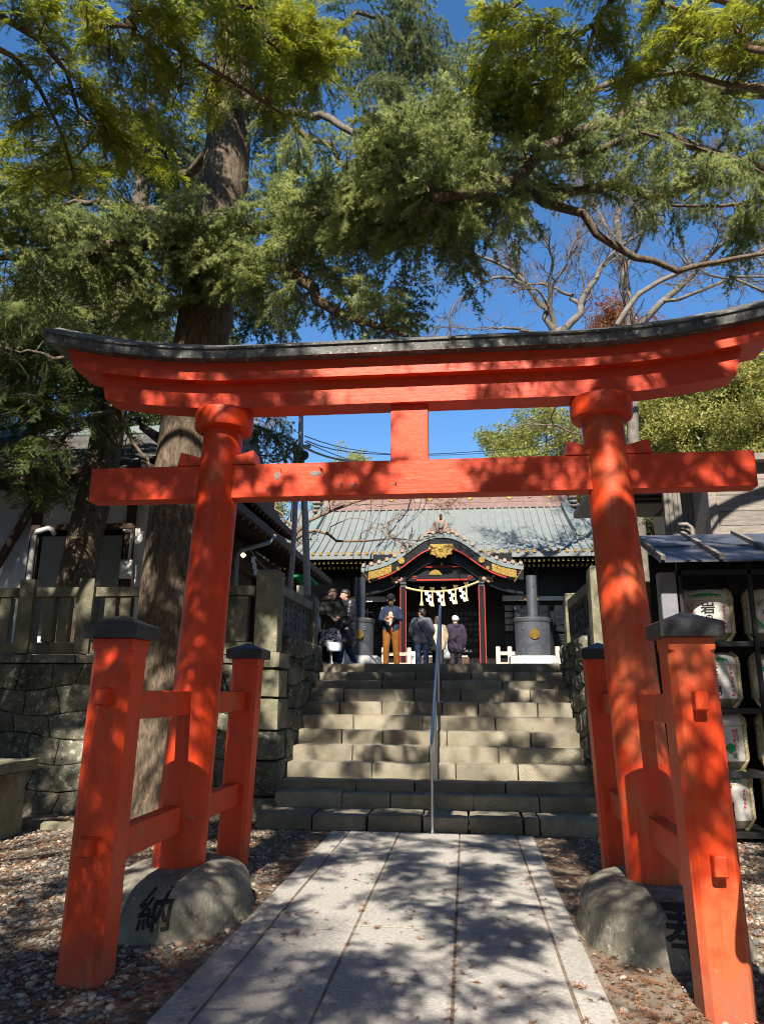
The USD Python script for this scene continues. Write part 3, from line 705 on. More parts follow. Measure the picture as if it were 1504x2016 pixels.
def glyph_mesh(ch, width, height, depth, maxedge=None):
    """The character as a thin extruded mesh, centred on the origin in its own xy plane."""
    from shapely.geometry import Polygon
    ms = []
    W, H = glyph_size(ch)
    for rings in glyph_polys(ch):
        sc = lambda r: (r - np.array([W, H]) / 2) * np.array([width / W, height / H])
        P = Polygon(sc(rings[0]), [sc(r) for r in rings[1:]])
        if not P.is_valid: P = P.buffer(0)
        for q in getattr(P, 'geoms', [P]):
            ms.append(trimesh.creation.extrude_polygon(q, depth))
    m = trimesh.util.concatenate(ms)
    v, f = np.asarray(m.vertices), np.asarray(m.faces)
    if maxedge:
        v, f = trimesh.remesh.subdivide_to_size(v, f, maxedge)
    return v, f


def boulder_surface(n=96, mrows=40, rx=.50, ry=.70, hz=.31, seed=0):
    th = np.linspace(0, 2 * PI, n, endpoint=False)
    V = []
    for k in range(mrows + 1):
        t = k / mrows                              # 0 bottom rim .. 1 top centre
        if t < .18:
            r, z = 1.10 - .10 * (t / .18) ** .6, -.06 + .115 * (t / .18)
        else:
            a = (t - .18) / .82 * PI / 2
            r, z = max(0.0, math.cos(a)) ** .55 * .985, .055 + (hz - .055) * math.sin(a) ** .8
        p = np.stack([np.sign(np.cos(th)) * np.abs(np.cos(th)) ** .85 * rx * r, np.sign(np.sin(th)) * np.abs(np.sin(th)) ** .85 * ry * r, np.full(n, z)], -1)
        V.append(p)
    V = np.vstack(V)
    d = meshkit.fbm(V * np.array([3, 3, 4.]) + seed, 4) - .5
    d2 = meshkit.fbm(V * 14 + seed, 3) - .5
    V = V * (1 + .10 * d[:, None] + .018 * d2[:, None])
    i, j = np.meshgrid(np.arange(mrows), np.arange(n), indexing='ij')
    q = np.stack([i * n + j, i * n + (j + 1) % n, (i + 1) * n + (j + 1) % n, (i + 1) * n + j], -1).reshape(-1, 4)
    return V, np.vstack([q[:, [0, 1, 2]], q[:, [0, 2, 3]]])


for s, ch, lab in ((-1, '納', 'rounded base stone with a black painted character, under the glossy red column'), (1, '奉', 'rounded base stone with a carved character, under the faded red column')):
    o = np.array([s * 1.652, 0, 0])
    V, Fc = boulder_surface(seed=s * 3 + 5)
    st = thing('base_stone', lab, 'base stone', group=None)
    obj('boulder', (V + o, Fc), M['boulder'], st, True)
    tm_ = trimesh.Trimesh(V, Fc, process=False)
    v, f = glyph_mesh(ch, .20 if s < 0 else .24, .22 if s < 0 else .25, .004, .03)
    gx, gz = (.11, .165) if s < 0 else (.0, .175)
    # lay the character on the stone's front: every point moved back to the stone's surface along y
    best = {}
    P = np.column_stack([v[:, 0] + gx, np.full(len(v), -2.0), v[:, 1] + gz])
    loc, ri, _ = tm_.ray.intersects_location(P, np.tile([0, 1.0, 0], (len(P), 1)), multiple_hits=False)
    yy = np.full(len(v), -.6); yy[ri] = loc[:, 1]
    W = np.column_stack([P[:, 0], yy - .0035 + .004 - v[:, 2], P[:, 2]]) + o
    obj('character', (W, f[:, [0, 2, 1]]), M['carve'], st, label='character painted black' if s < 0 else 'character carved into the shaded front')

# ---------------------------------------------------------------- steel handrail up the middle of the stairs
hr = thing('handrail', 'straight steel handrail running up the middle of the stone stairs', 'handrail')
rail_top = lambda y: .94 + (2.84 - .94) * (y - 3.2) / (6.75 - 3.2)
hx = .022
MB().tube([(hx, 3.19, .90), (hx, 3.2, .955), (hx, 3.3, rail_top(3.3) + .02), (hx, 6.7, rail_top(6.7) + .02), (hx, 6.95, rail_top(6.7) + .12)], .021, 14).build('rail', M['steel'], hr, True)
for y, zb in ((3.17, .0), (4.28, SZ[1]), (5.7, SZ[6]), (6.85, TZ)):
    MB().cyl((hx, y, zb), (hx, y, rail_top(max(y, 3.2)) - .0), .019, n=14).build('post', M['steel'], hr, True)
    MB().box(hx - .06, hx + .06, y - .06, y + .06, zb + .002, zb + .012, .003).build('foot_plate', M['steel'], hr)
MB().cyl((hx, 3.17, .55), (hx, 3.17, .92), .024, n=14).build('sleeve', M['steel'], hr, True)

# ================================================================ main shrine hall
hall = thing('shrine_hall', 'black lacquered shrine hall with green copper roof and curved gabled porch', 'shrine')
HX = -.27
# curved main roof: eave (y 18.5) up to the ridge foot (y 22.4)
ye, ze, yr, zr = 18.5, 6.0, 22.4, 8.53
rp = lambda t: np.array([ye + (yr - ye) * t, ze + (zr - ze) * (.72 * t + .28 * t * t)])
X0, X1 = -6.3, 6.0
T = np.linspace(0, 1, 9)
b = MB(); secs = []
for x in (X0, X1):
    up_, lo_ = [rp(t) for t in T], [rp(t) - [0, .10] for t in T[::-1]]
    secs.append([(x, y, z) for y, z in up_ + lo_])
b.loft(secs).build('roof_slope', M['copper'], hall)
b = MB(); b.loft([[(X0 + .3, 19.4, 5.86), (X0 + .3, 26, 5.86), (X0 + .3, 22.6, zr - .12), (X0 + .3, 21.2, 7.25)], [(X1 - .3, 19.4, 5.86), (X1 - .3, 26, 5.86), (X1 - .3, 22.6, zr - .12), (X1 - .3, 21.2, 7.25)]]).build('roof_body', M['lacquer'], hall)
for k, x in enumerate(np.arange(X0 + .13, X1, .262)):
    b = MB()
    for t0, t1 in zip(T[:-1], T[1:]):
        p, q = rp(t0), rp(t1); b.bar((x, p[0], p[1] + .03), (x, q[0], q[1] + .03), .07, .07)
    rib = b.build('roof_rib', M['copper_rib'], hall)
    MB().tube([(x, ye - .035, ze + .035), (x, ye, ze + .035)], .058, 12).build('rib_end', M['gold'], rib)
MB().box(X0, X1, ye - .02, ye + .1, ze - .16, ze - .06).build('eave_edge', M['copper'], hall)
# ridge: red brown box with crests
MB().box(-5.15, 4.5, 22.2, 22.75, zr - .12, zr + .12, .03).build('ridge_foot', M['ridge'], hall)
ridge = MB().box(-5.0, 4.35, 22.25, 22.7, zr + .12, 9.12, .02).build('ridge', M['ridge'], hall)
MB().box(-5.25, 4.6, 22.1, 22.85, 9.12, 9.24, .02).build('ridge_cap', M['copper'], hall)
for k, x in enumerate(np.arange(-4.6, 4.4, .76)):
    r_ = .115 if k % 2 else .07
    MB().tube([(x, 22.22, 8.9), (x, 22.25, 8.9)], r_, 16).build('ridge_crest', M['gold'], ridge)
for s, xr in ((-1, -4.95), (1, 4.3)):
    b = MB()
    for t0, t1 in zip(T[3:-1], T[4:]):
        p, q = rp(t0), rp(t1); b.bar((xr + s * .25 * (1 - t0), p[0], p[1] + .12), (xr + s * .25 * (1 - t1), q[0], q[1] + .12), .30, .24)
    d = b.build('descending_ridge', M['copper_rib'], hall)
    p = rp(T[3]); x = xr + s * .17
    b = MB().tube([(x, p[0] - .12, p[1] + .18), (x, p[0], p[1] + .18)], .17, 16).tube([(x - .27, p[0] - .1, p[1] + .1), (x - .27, p[0], p[1] + .1)], .11, 14).tube([(x + .27, p[0] - .1, p[1] + .1), (x + .27, p[0], p[1] + .1)], .11, 14).box(x - .5, x + .5, p[0] - .1, p[0] + .1, p[1] - .06, p[1] + .01, .02)
    b.build('ridge_end_tile', M['copper_rib'], d)
    for k in range(5):
        MB().box(xr + s * .3 - .16, xr + s * .3 + .16, 22.0, 22.5, 8.35 + .17 * k, 8.47 + .17 * k, .04).build('ridge_end_tier', M['copper'] if k % 2 else M['ridge'], hall)
# rafters under the eave, gilt at the ends
raf, tips = MB(), MB()
for row, (yy, zz) in enumerate(((18.62, 5.74), (18.85, 5.60))):
    for x in np.arange(X0 + .2, X1 - .1, .155):
        raf.box(x - .035, x + .035, yy, 20.1, zz - .04, zz + .04); tips.box(x - .033, x + .033, yy - .008, yy - .002, zz - .038, zz + .038)
raf.build('rafters', M['lacquer'], hall, kind='stuff'); tips.build('rafter_ends', M['gold'], hall, kind='stuff')
MB().box(X0, X1, 18.9, 20.3, 5.82, 5.88).build('eave_soffit', M['lacquer'], hall)
# body
MB().box(-5.6, 5.2, 20.2, 25.5, TZ, 5.86).build('body', M['lacquer'], hall)
MB().box(-6.0, 5.6, 19.4, 20.2, TZ, 2.62, .02).build('veranda', M['lacquer'], hall)
for x in (-5.2, -3.4, 2.86, 4.9):
    MB().cyl((x, 20.0, 2.6), (x, 20.0, 5.8), .13, n=14).build('pillar', M['lacquer'], hall, 40)
for s in (-1, 1):
    xa, xb = (HX + 2.0, HX + 5.3) if s > 0 else (HX - 5.3, HX - 2.0)
    MB().box(xa, xb, 19.86, 19.95, 4.58, 4.72, .01).build('white_tie_beam', M['pale_stone'] if s > 0 else M['lacquer'], hall)
    bs = MB().box(xa + (0 if s > 0 else 2.6), xb - (2.6 if s > 0 else 0), 19.83, 19.86, 4.56, 4.74).build('white_beam_end', M['pale_stone'], hall)
    xg = HX + s * 2.95
    b = MB()
    for dx, r_ in ((-.17, .10), (0, .13), (.17, .10)): b.tube([(xg + dx, 19.78, 4.66), (xg + dx, 19.86, 4.66)], r_, 14)
    b.build('gilt_beam_fitting', M['gold'], hall)
    # latticed windows over a latticed apron
    for wx0, wx1 in ((xa + .05, xa + 1.55), (xa + 1.75, xb - .05)):
        w = MB().box(wx0, wx1, 20.08, 20.14, 3.55, 4.45).build('window', M['curtain'] if s > 0 else M['lacquer'], hall)
        for x in np.linspace(wx0, wx1, 6): MB().box(x - .02, x + .02, 20.03, 20.08, 3.55, 4.45).build('muntin', M['lacquer'], w)
        for z in np.linspace(3.55, 4.45, 5): MB().box(wx0, wx1, 20.02, 20.045, z - .018, z + .018).build('muntin', M['lacquer'], w)
        MB().box(wx0, wx1, 20.055, 20.06, 3.56, 4.44).build('pane', M['glass'], w)
        a_ = MB().box(wx0, wx1, 20.06, 20.14, 2.66, 3.46).build('apron_panel', M['bronze'], hall)
        g_ = MB()
        for x in np.arange(wx0, wx1, .09): g_.box(x - .018, x + .018, 20.03, 20.06, 2.66, 3.46)
        for z in np.arange(2.7, 3.46, .09): g_.box(wx0, wx1, 20.02, 20.05, z - .016, z + .016)
        g_.build('apron_lattice', M['lacquer'], a_, kind='stuff')
# dark door lattice inside the porch
dr = MB().box(HX - 1.35, HX + 1.35, 20.0, 20.06, 2.62, 4.35).build('door', M['lacquer'], hall)
for q, (xa, xb) in enumerate(((HX - 1.3, HX - .35), (HX + .35, HX + 1.3))):
    for x in np.linspace(xa + .08, xb - .08, 6):
        for z in np.linspace(2.9, 4.15, 8):
            if (int(x * 37 + z * 91)) % 3: MB().box(x - .058, x + .058, 19.965, 19.985, z - .058, z + .058).build('lattice_pane', M['bronze'], dr)

# ---- curved gabled porch
KX, KY = HX + .02, 17.1
top = [(-2.50, 5.36), (-2.1, 5.44), (-1.65, 5.58), (-1.25, 5.80), (-.9, 6.06), (-.5, 6.32), (0, 6.42), (.5, 6.32), (.9, 6.06), (1.25, 5.80), (1.65, 5.58), (2.1, 5.44), (2.50, 5.38)]
from scipy.interpolate import CubicSpline
tx = np.linspace(-2.5, 2.5, 49); tz = CubicSpline([p[0] for p in top], [p[1] for p in top])(tx)
def arch(y0, y1, dz0, dz1, x0=-2.5, x1=2.5, taper=0.0):
    k = (tx >= x0 - 1e-6) & (tx <= x1 + 1e-6); X, Z = tx[k], tz[k]
    w = 1 - taper * (np.abs(X) / 2.5) ** 2
    return MB().loft([[(KX + x, y0, z + dz0 * v), (KX + x, y1, z + dz0 * v), (KX + x, y1, z + dz1 * v), (KX + x, y0, z + dz1 * v)] for x, z, v in zip(X, Z, w)])
arch(KY, 20.0, -.13, 0).build('porch_roof', M['copper'], hall, 30)
arch(KY - .04, KY + .14, -.20, -.08).build('porch_eave_edge', M['copper_rib'], hall, 30)
for x in np.linspace(-2.42, 2.42, 21):
    z = float(np.interp(x, tx, tz)); sl = (np.interp(x + .05, tx, tz) - np.interp(x - .05, tx, tz)) / .1
    rb = MB().bar((KX + x, KY - .02, z + .03), (KX + x, 19.6, z + .03), .07, .08, up=(-sl, 0, 1)).build('porch_rib', M['copper_rib'], hall)
    MB().tube([(KX + x, KY - .07, z - .0), (KX + x, KY - .02, z - .0)], .06, 10).build('rib_end', M['onigawara'], rb)
arch(KY + .0, KY + .10, -.50, -.19).build('barge_board', M['lacquer'], hall, 30)
arch(KY - .015, KY + .0, -.535, -.495, -2.0, 2.0).build('red_barge_line', M['lacquer_red'], hall, 30)
arch(KY + .35, KY + .45, -.9, -.5).build('inner_arch', M['lacquer'], hall, 30)
MB().box(KX - 2.2, KX + 2.2, KY + .5, KY + .6, 5.1, 5.8).build('gable_shade_board', M['lacquer'], hall)
# gilding on the barge board
for s in (-1, 1):
    k = [(s * x, float(np.interp(s * x, tx, tz))) for x in np.linspace(1.55, 2.28, 6)]
    up_, lo_ = [(KX + x, z - .23) for x, z in k], [(KX + x, z - .47) for x, z in k[::-1]]
    MB().prism(up_ + lo_, .02, FRONT((0, KY - .0, 0))).build('gilt_end_fitting', M['gold'], hall)
    x = KX + s * 1.24; z = float(np.interp(s * 1.24, tx, tz)) - .30
    MB().tube([(x, KY - .06, z), (x, KY - .01, z)], .10, 16).build('gilt_boss', M['gold'], hall)
    MB().box(x - .03 + s * .14, x + .09 + s * .14, KY - .05, KY + .02, z - .32, z - .19, .015).build('gilt_boss_block', M['gold'], hall)
    x = KX + s * 2.46
    for q in range(9): MB().box(x - s * .03 * q - .02, x - s * .03 * q + .02, KY - .05, KY - .01, 5.18 - .045 * q, 5.21 - .045 * q).build('gilt_stud', M['gold'], hall)
fan = [(-.36, 6.02), (.36, 6.02), (.40, 5.86), (.30, 5.80), (.34, 5.70), (.18, 5.66), (.14, 5.58), (.05, 5.62), (0, 5.56), (-.05, 5.62), (-.14, 5.58), (-.18, 5.66), (-.34, 5.70), (-.30, 5.80), (-.40, 5.86)]
MB().prism([(KX + x, z) for x, z in fan][::-1], .03, FRONT((0, KY - .01, 0))).build('gilt_pendant', M['gold'], hall)
MB().tube([(KX, KY - .07, 5.86), (KX, KY - .03, 5.86)], .08, 14).build('gilt_pendant_boss', M['gold'], hall)
orn = [(-.46, 6.36), (-.40, 6.50), (-.27, 6.58), (-.24, 6.70), (-.12, 6.78), (-.09, 6.90), (.09, 6.90), (.12, 6.78), (.24, 6.70), (.27, 6.58), (.40, 6.50), (.46, 6.36), (.2, 6.42), (-.2, 6.42)]
on = MB().prism([(KX + x, z) for x, z in orn][::-1], .14, FRONT((0, KY + .10, 0))).build('crest_ornament', M['onigawara'], hall)
MB().tube([(KX, KY - .10, 6.62), (KX, KY - .04, 6.62)], .10, 16).tube([(KX - .25, KY - .08, 6.5), (KX - .25, KY - .04, 6.5)], .06, 12).tube([(KX + .25, KY - .08, 6.5), (KX + .25, KY - .04, 6.5)], .06, 12).build('crest_boss', M['copper'], on)
MB().box(KX - .045, KX + .045, KY - .06, KY + .02, 6.78, 6.98, .02).build('crest_peg', M['lacquer'], on)
PXL, PXR, PYY = -1.46, .97, 17.45
for x in (PXL, PXR):
    p = MB().box(x - .085, x + .085, PYY - .085, PYY + .085, TZ, 5.05, .012).build('porch_post', M['lacquer'], hall)
    for q in (-1, 1): MB().box(x + q * .088 - .012, x + q * .088 + .012, PYY - .092, PYY - .07, TZ + .1, 4.72).build('red_edge', M['lacquer_red'], p)
    for z in (4.72, 4.82): MB().box(x - .1, x + .1, PYY - .1, PYY + .1, z, z + .05, .01).build('post_collar', M['bronze'], p)
    b = MB()
    for q, (dx, dz, r_) in enumerate(((0, 0, .1), (.1, .05, .08), (.2, .02, .07), (.27, .09, .05), (.22, -.06, .05), (.12, -.08, .06))):
        s = -1 if x < KX else 1; v, f = trimesh.creation.icosphere(1, r_).vertices, trimesh.creation.icosphere(1, r_).faces
        b.add(v + np.array([x + s * (.1 + dx), PYY - .05, 4.96 + dz]), f)
    b.build('carved_beast_head', M['onigawara'], p, 30)
    MB().box(x - .14, x + .14, PYY - .14, PYY + .14, TZ, TZ + .1, .02).build('gilt_foot', M['gold'], p)
bm = [(PXL + .12, 4.92), (PXL + .32, 5.10), (PXR - .32, 5.10), (PXR - .12, 4.92), (PXR - .3, 4.90), (PXL + .3, 4.90)]
bb = MB().prism(bm[::-1], .16, FRONT((0, PYY + .08, 0))).build('rainbow_beam', M['lacquer'], hall)
MB().box(PXL + .42, PXR - .42, PYY - .088, PYY - .08, 4.92, 4.965).build('red_groove', M['lacquer_red'], bb)
for s in (-1, 1):
    xc = (PXL + PXR) / 2 + s * .86
    MB().tube([(xc + .08 * math.cos(a) * (1 - a / 9), PYY - .085, 5.0 + .06 * math.sin(a) * (1 - a / 9)) for a in np.linspace(0, 6.5, 18)], .013, 6).build('red_scroll', M['lacquer_red'], bb)
MB().prism([(KX - .2 + x, z) for x, z in ((-.22, 5.1), (-.12, 5.22), (0, 5.27), (.12, 5.22), (.22, 5.1))][::-1], .1, FRONT((0, PYY, 0))).build('frog_leg_strut', M['gold'], hall)
MB().box(PXL + .3, PXR - .3, PYY + .05, PYY + .1, 5.36, 5.385).build('red_inner_line', M['lacquer_red'], hall)
MB().prism([(KX - .045, 5.5), (KX + .045, 5.5), (KX + .03, 5.42), (KX, 5.37), (KX - .03, 5.42)][::-1], .02, FRONT((0, PYY, 0))).build('gilt_drop', M['gold'], hall)
MB().box(PXL - .3, PXR + .3, 18.4, 19.4, TZ, 2.3, .02).build('porch_step', M['lacquer'], hall)

# sacred straw rope with tassels and paper streamers, slung between the porch posts
rope = thing('sacred_straw_rope', 'sagging straw rope with tassels and white zigzag papers between the porch posts', 'straw rope')
RY = PYY - .14
ropez = lambda x: 4.80 - .24 * (1 - ((x - KX + .22) / 1.2) ** 2)
xs = np.linspace(PXL + .08, PXR - .08, 40)
for ph in (0, PI * 2 / 3, PI * 4 / 3):
    MB().tube([(x, RY + .018 * math.cos(x * 22 + ph), ropez(x) + .018 * math.sin(x * 22 + ph)) for x in np.linspace(PXL + .08, PXR - .08, 90)], .02, 6).build('strand', M['straw'], rope, True)
for x in (-.88, -.55, -.2, .17, .5):
    z = ropez(x)
    b = MB().lathe([(.0, z + .02), (.018, z + .02), (.025, z - .1), (.03, z - .3), (.065, z - .46), (.0, z - .47)], 10, (x, RY - .03, 0))
    for q in range(12):
        a = q / 12 * 2 * PI; b.bar((x + .015 * math.cos(a), RY - .03, z), (x + .07 * math.cos(a), RY - .03 + .03 * math.sin(a), z + .13), .007, .004, up=(1, 0, .1))
    b.build('tassel', M['straw'], rope)
for x in (-.72, -.36, 0.0, .33):
    z = ropez(x) - .02; b = MB(); w = .10; h = .105
    for q in range(4):
        xo = x + (.045 if q % 2 else -.02) + .02 * q
        b.add([(xo - w / 2, RY - .04 - .012 * q, z - h * q), (xo + w / 2, RY - .045 - .012 * q, z - h * q + .03), (xo + w / 2 + .03, RY - .03 - .012 * q, z - h * (q + 1) + .03), (xo - w / 2 + .03, RY - .05 - .012 * q, z - h * (q + 1))], [[0, 3, 2, 1]])
    v, f = b.arrays(); b.add(v + [0, .002, 0], f[:, ::-1]); b.build('paper_streamer', M['paper'], rope)

# ---- bronze rain tubs on granite plinths
for s, lab, lab2 in ((1, 'round bronze tub with gold crest standing on granite in the open sun', 'stepped granite plinth under the sunlit bronze tub'), (-1, 'round bronze tub with gold crest half hidden by the puffer coat', 'stepped pale plinth under the half hidden bronze tub')):
    X, Y = ((2.28, 15.4) if s > 0 else (-2.62, 15.4))
    p = thing('granite_plinth', lab2, 'plinth', (X, Y, TZ))
    for nm, hw, z0, z1 in (('lower_block', .82, 0, .17), ('upper_block', .64, .17, .52)):
        c_ = hw * .3
        poly = [(-hw, -hw + c_), (-hw + c_, -hw), (hw - c_, -hw), (hw, -hw + c_), (hw, hw - c_), (hw - c_, hw), (-hw + c_, hw), (-hw, hw - c_)]
        MB().prism(poly, z1 - z0, frame((0, 0, z0), (1, 0, 0), (0, 1, 0), (0, 0, 1))).build(nm, M['pale_stone'], p)
    d = thing('bronze_tub', lab, 'bronze tub', (X, Y, TZ + .52))
    MB().lathe([(.0, 0), (.44, 0), (.455, .03), (.47, .4), (.485, .9), (.485, .93), (.0, .93)], 40).build('drum', M['bronze'], d, 40)
    MB().lathe([(.44, .93), (.50, .93), (.515, .97), (.515, 1.03), (.47, 1.05), (.42, 1.05), (.42, .9), (.0, .9)], 40).build('rim', M['bronze'], d, 40)
    cx_ = .02 if s > 0 else .12
    cr = MB().tube([(cx_, -.50, .58), (cx_, -.46, .58)], .135, 28).build('gold_crest', M['gold'], d, 40)
    for q in range(16):
        a = q / 16 * 2 * PI; MB().bar((cx_ + .03 * math.cos(a), -.503, .58 + .03 * math.sin(a)), (cx_ + .125 * math.cos(a), -.503, .58 + .125 * math.sin(a)), .012, .008, up=(0, 1, 0)).build('petal', M['gold'], cr)
    for q in (-1, 1):
        b = MB()
        for zz in (.80, .76, .72):
            b.box(q * .25 - .05, q * .25 + .05, -.475 + .06, -.40, zz - .012, zz + .012)
        b.build('raised_character', M['bronze'], d)
    MB().cyl((.05, .25, 1.0), (.05, .25, 2.5), .15, n=16).build('rain_pipe', M['bronze'], thing('rain_chain_pipe', 'dark downpipe standing behind the ' + ('sunlit' if s > 0 else 'half hidden') + ' bronze tub', 'downpipe', (X, Y, TZ + .3)), 40)

# ---- low white wooden barriers before the hall
def barrier(x0, x1, y, label):
    f = thing('wooden_barrier', label, 'barrier')
    for k, x in enumerate(np.linspace(x0, x1, max(2, int(round((x1 - x0) / .34)) + 1))):
        MB().box(x - .06, x + .06, y - .05, y + .05, TZ, TZ + .82, .012).build('barrier_post', M['pale_wood'], f)
    for z in (.28, .58): MB().box(x0 - .05, x1 + .05, y - .03, y + .03, TZ + z, TZ + z + .1, .008).build('barrier_rail', M['pale_wood'], f)
barrier(1.35, 2.0, 15.9, 'pale wooden barrier between porch post and sunlit bronze tub')
barrier(3.0, 3.7, 15.9, 'pale wooden barrier beyond the sunlit bronze tub, beside the end pillar')
barrier(-1.95, -1.2, 16.3, 'pale wooden barrier beside the brown trousers of the man in navy')
ob = thing('offering_box', 'dark slatted offering box in front of the shrine doors', 'offering box', (-.2, 18.0, TZ))
MB().box(-.75, .75, -.3, .3, .05, .62, .02).build('chest', M['timber'], ob)
for k in range(7): MB().box(-.7, .7, -.26 + .08 * k, -.22 + .08 * k, .62, .66).build('slat', M['pale_wood'], ob)
nb = thing('notice_board', 'small white notice standing beside the porch post near the blue jeans', 'notice board', (-1.13, 16.6, TZ))
MB().box(-.11, .11, -.02, .02, .32, .72, .005).build('sheet', M['paper'], nb)
for q in (-1, 1): MB().box(q * .09 - .015, q * .09 + .015, -.01, .03, 0, .34).build('leg', M['pale_wood'], nb)

# ================================================================ white building behind the fence
wb = thing('white_building', 'white plastered building with brown timber frame and shingled roof behind the fence', 'building')
WY = 8.5
MB().box(-13, -5.3, WY, WY + 5, TZ, 6.15).build('wall', M['plaster'], wb)
for px_, w in ((78, .13), (262, .12)):
    x = at(px_, 1020, WY)[0]; MB().box(x - w, x + w * .6, WY - .07, WY + .02, TZ, 6.1, .01).build('timber_post', M['timber'], wb)
x = -5.32; MB().box(x - .1, x + .1, WY - .07, WY + .1, TZ, 6.1, .01).build('timber_post', M['timber'], wb)
MB().box(-13, -5.2, WY - .08, WY + .02, 5.78, 6.0, .01).build('wall_plate', M['timber'], wb)
p0, p1 = at(-10, 1120, WY - .25), at(82, 968, WY - .12)
MB().bar(p0, p1, .13, .13, up=(0, 1, 0)).build('brace', M['timber'], wb)
wx0, wx1 = at(66, 1100, WY)[0], at(254, 1100, WY)[0]
wz1 = at(150, 1043, WY)[2]; wz0 = 2.6
fr = MB().box(wx0 - .06, wx1 + .06, WY - .10, WY - .01, wz1 - .02, wz1 + .10, .01).box(wx0 - .06, wx0 + .06, WY - .09, WY - .01, wz0, wz1 - .02).box(wx1 - .06, wx1 + .06, WY - .09, WY - .01, wz0, wz1 - .02).build('window_frame', M['timber'], wb)
wm = (wx0 + wx1) / 2
MB().box(wx0 + .06, wx1 - .06, WY - .012, WY - .004, wz0, wz1 - .02).build('dark_room', M['lacquer'], fr)
for a_, b_ in ((wx0 + .06, wx0 + .78), (wx1 - .78, wx1 - .06)):
    MB().box(a_ + .1, b_ - .1, WY - .028, WY - .018, wz0, wz1 - .14).build('blind', M['paper'], fr)
    MB().add([(a_, WY - .046, wz0), (b_, WY - .046, wz0), (b_, WY - .046, wz1 - .06), (a_, WY - .046, wz1 - .06)], [[0, 1, 2, 3]]).build('pane', M['glass'], fr)
    for x in (a_, b_): MB().box(x - .035, x + .035, WY - .06, WY - .03, wz0, wz1 - .05).build('sash_stile', M['timber'], fr)
# roof of shingle courses
ez = at(150, 925, WY - .9)[2]
n = 22
for k in range(n):
    t0, t1 = k / n, (k + 1) / n
    y0, y1 = WY - .9 + 3.9 * t0, WY - .9 + 3.9 * t1; z0, z1 = ez + 2.15 * t0, ez + 2.15 * t1
    x = -13.0
    b = MB()
    while x < -4.75:
        w = rng.uniform(.35, .9); xe = min(x + w, -4.7); dz = rng.uniform(0, .02)
        b.add([(x + .004, y0 - .02, z0 + .045 + dz), (xe - .004, y0 - .02, z0 + .045 + dz), (xe - .004, y1 + .05, z1 + .02), (x + .004, y1 + .05, z1 + .02), (x + .004, y0 - .02, z0 + dz), (xe - .004, y0 - .02, z0 + dz)], [[0, 1, 2, 3], [4, 5, 1, 0]]); x = xe
    b.build('shingle_course', M['shingle'], wb, kind='stuff')
MB().loft([[(-13, WY - .9, ez - .06), (-13, WY - .9, ez), (-13, WY + 3.0, ez + 2.15), (-13, WY + 7, ez - .06)], [(-4.72, WY - .9, ez - .06), (-4.72, WY - .9, ez), (-4.72, WY + 3.0, ez + 2.15), (-4.72, WY + 7, ez - .06)]]).build('roof_core', M['timber_eave'], wb)
MB().box(-13.1, -4.6, WY + 2.8, WY + 3.25, ez + 2.1, ez + 2.32, .03).build('ridge', M['copper_rib'], wb)
for x in np.arange(-12.8, -4.8, .42): MB().box(x - .045, x + .045, WY - .95, WY, ez - .18, ez - .07).build('rafter', M['timber'], wb)
MB().box(-13.05, -4.65, WY - .97, WY - .91, ez - .1, ez + .03).build('fascia', M['timber'], wb)
x = at(255, 1120, WY)[0]; z = at(255, 1120, WY)[2]
bx = thing('electric_box', 'small pale electric box with pipe on the white wall beside the window', 'electric box')
MB().box(x - .14, x + .12, WY - .17, WY - .072, z - .22, z + .16, .02).build('box', M['white_box'], bx)
MB().tube([(x + .02, WY - .09, z + .16), (x + .03, WY - .09, z + .7), (x + .0, WY - .1, z + .75), (x - .15, WY - .1, z + .77)], .03, 8).build('conduit', M['white_box'], bx, True)
p0, p1 = at(68, 1047, WY - .12), at(96, 1040, WY - .12)
b = MB().tube([(p0[0], p0[1], 2.4), (p0[0], p0[1], p0[2] - .08), (p0[0] + .06, p0[1], p0[2]), p1, (p1[0] + .07, p1[1] + .02, p1[2] - .03), (p1[0] + .08, p1[1] + .1, p1[2] - .1)], .055, 10)
b.build('vent_pipe', M['white_box'], smooth=True, label='cream duct pipe bending over the window corner of the white building', cat='pipe')
q = at(226, 1024, WY - .03)
MB().box(q[0] - .18, q[0] + .18, WY - .02, WY - .008, q[2] - .12, q[2] + .12).build('paper_sheet', M['paper'], label='blank white sheet fixed over the window of the white building', cat='sheet')

# ================================================================ brown shrine office whose eaves run towards the hall
so = thing('shrine_office', 'brown timber side building with deep eaves running back towards the shrine hall', 'building')
EX, EZ = -3.46, 4.58
MB().box(-5.2, -4.9, 8.6, 15.4, TZ, 5.0).build('wall', M['timber_eave'], so)
MB().loft([[(EX, y, EZ), (EX, y, EZ + .09), (-5.22, y, EZ + .92), (-5.22, y, EZ + .79)] for y in (6.3, 15.5)]).build('lower_roof', M['timber_eave'], so)
MB().box(EX - .04, EX + .06, 6.28, 15.55, EZ - .03, EZ + .13, .01).build('lower_fascia', M['timber_eave'], so)
for y in np.arange(6.5, 15.4, .38): MB().bar((EX + .02, y, EZ - .06), (-5.1, y, EZ + .64), .07, .09).build('rafter', M['timber_eave'], so)
MB().loft([[(-4.0, y, 5.42), (-4.0, y, 5.52), (-5.6, y, 6.46), (-5.6, y, 6.31)] for y in (7.0, 13.2)]).build('upper_roof', M['timber_eave'], so)
MB().box(-4.04, -3.94, 6.95, 13.25, 5.39, 5.56, .01).build('upper_fascia', M['timber_eave'], so)
for y in np.arange(7.1, 13.2, .3): MB().bar((-3.98, y, 5.36), (-5.2, y, 6.06), .06, .08).build('rafter', M['timber_eave'], so)
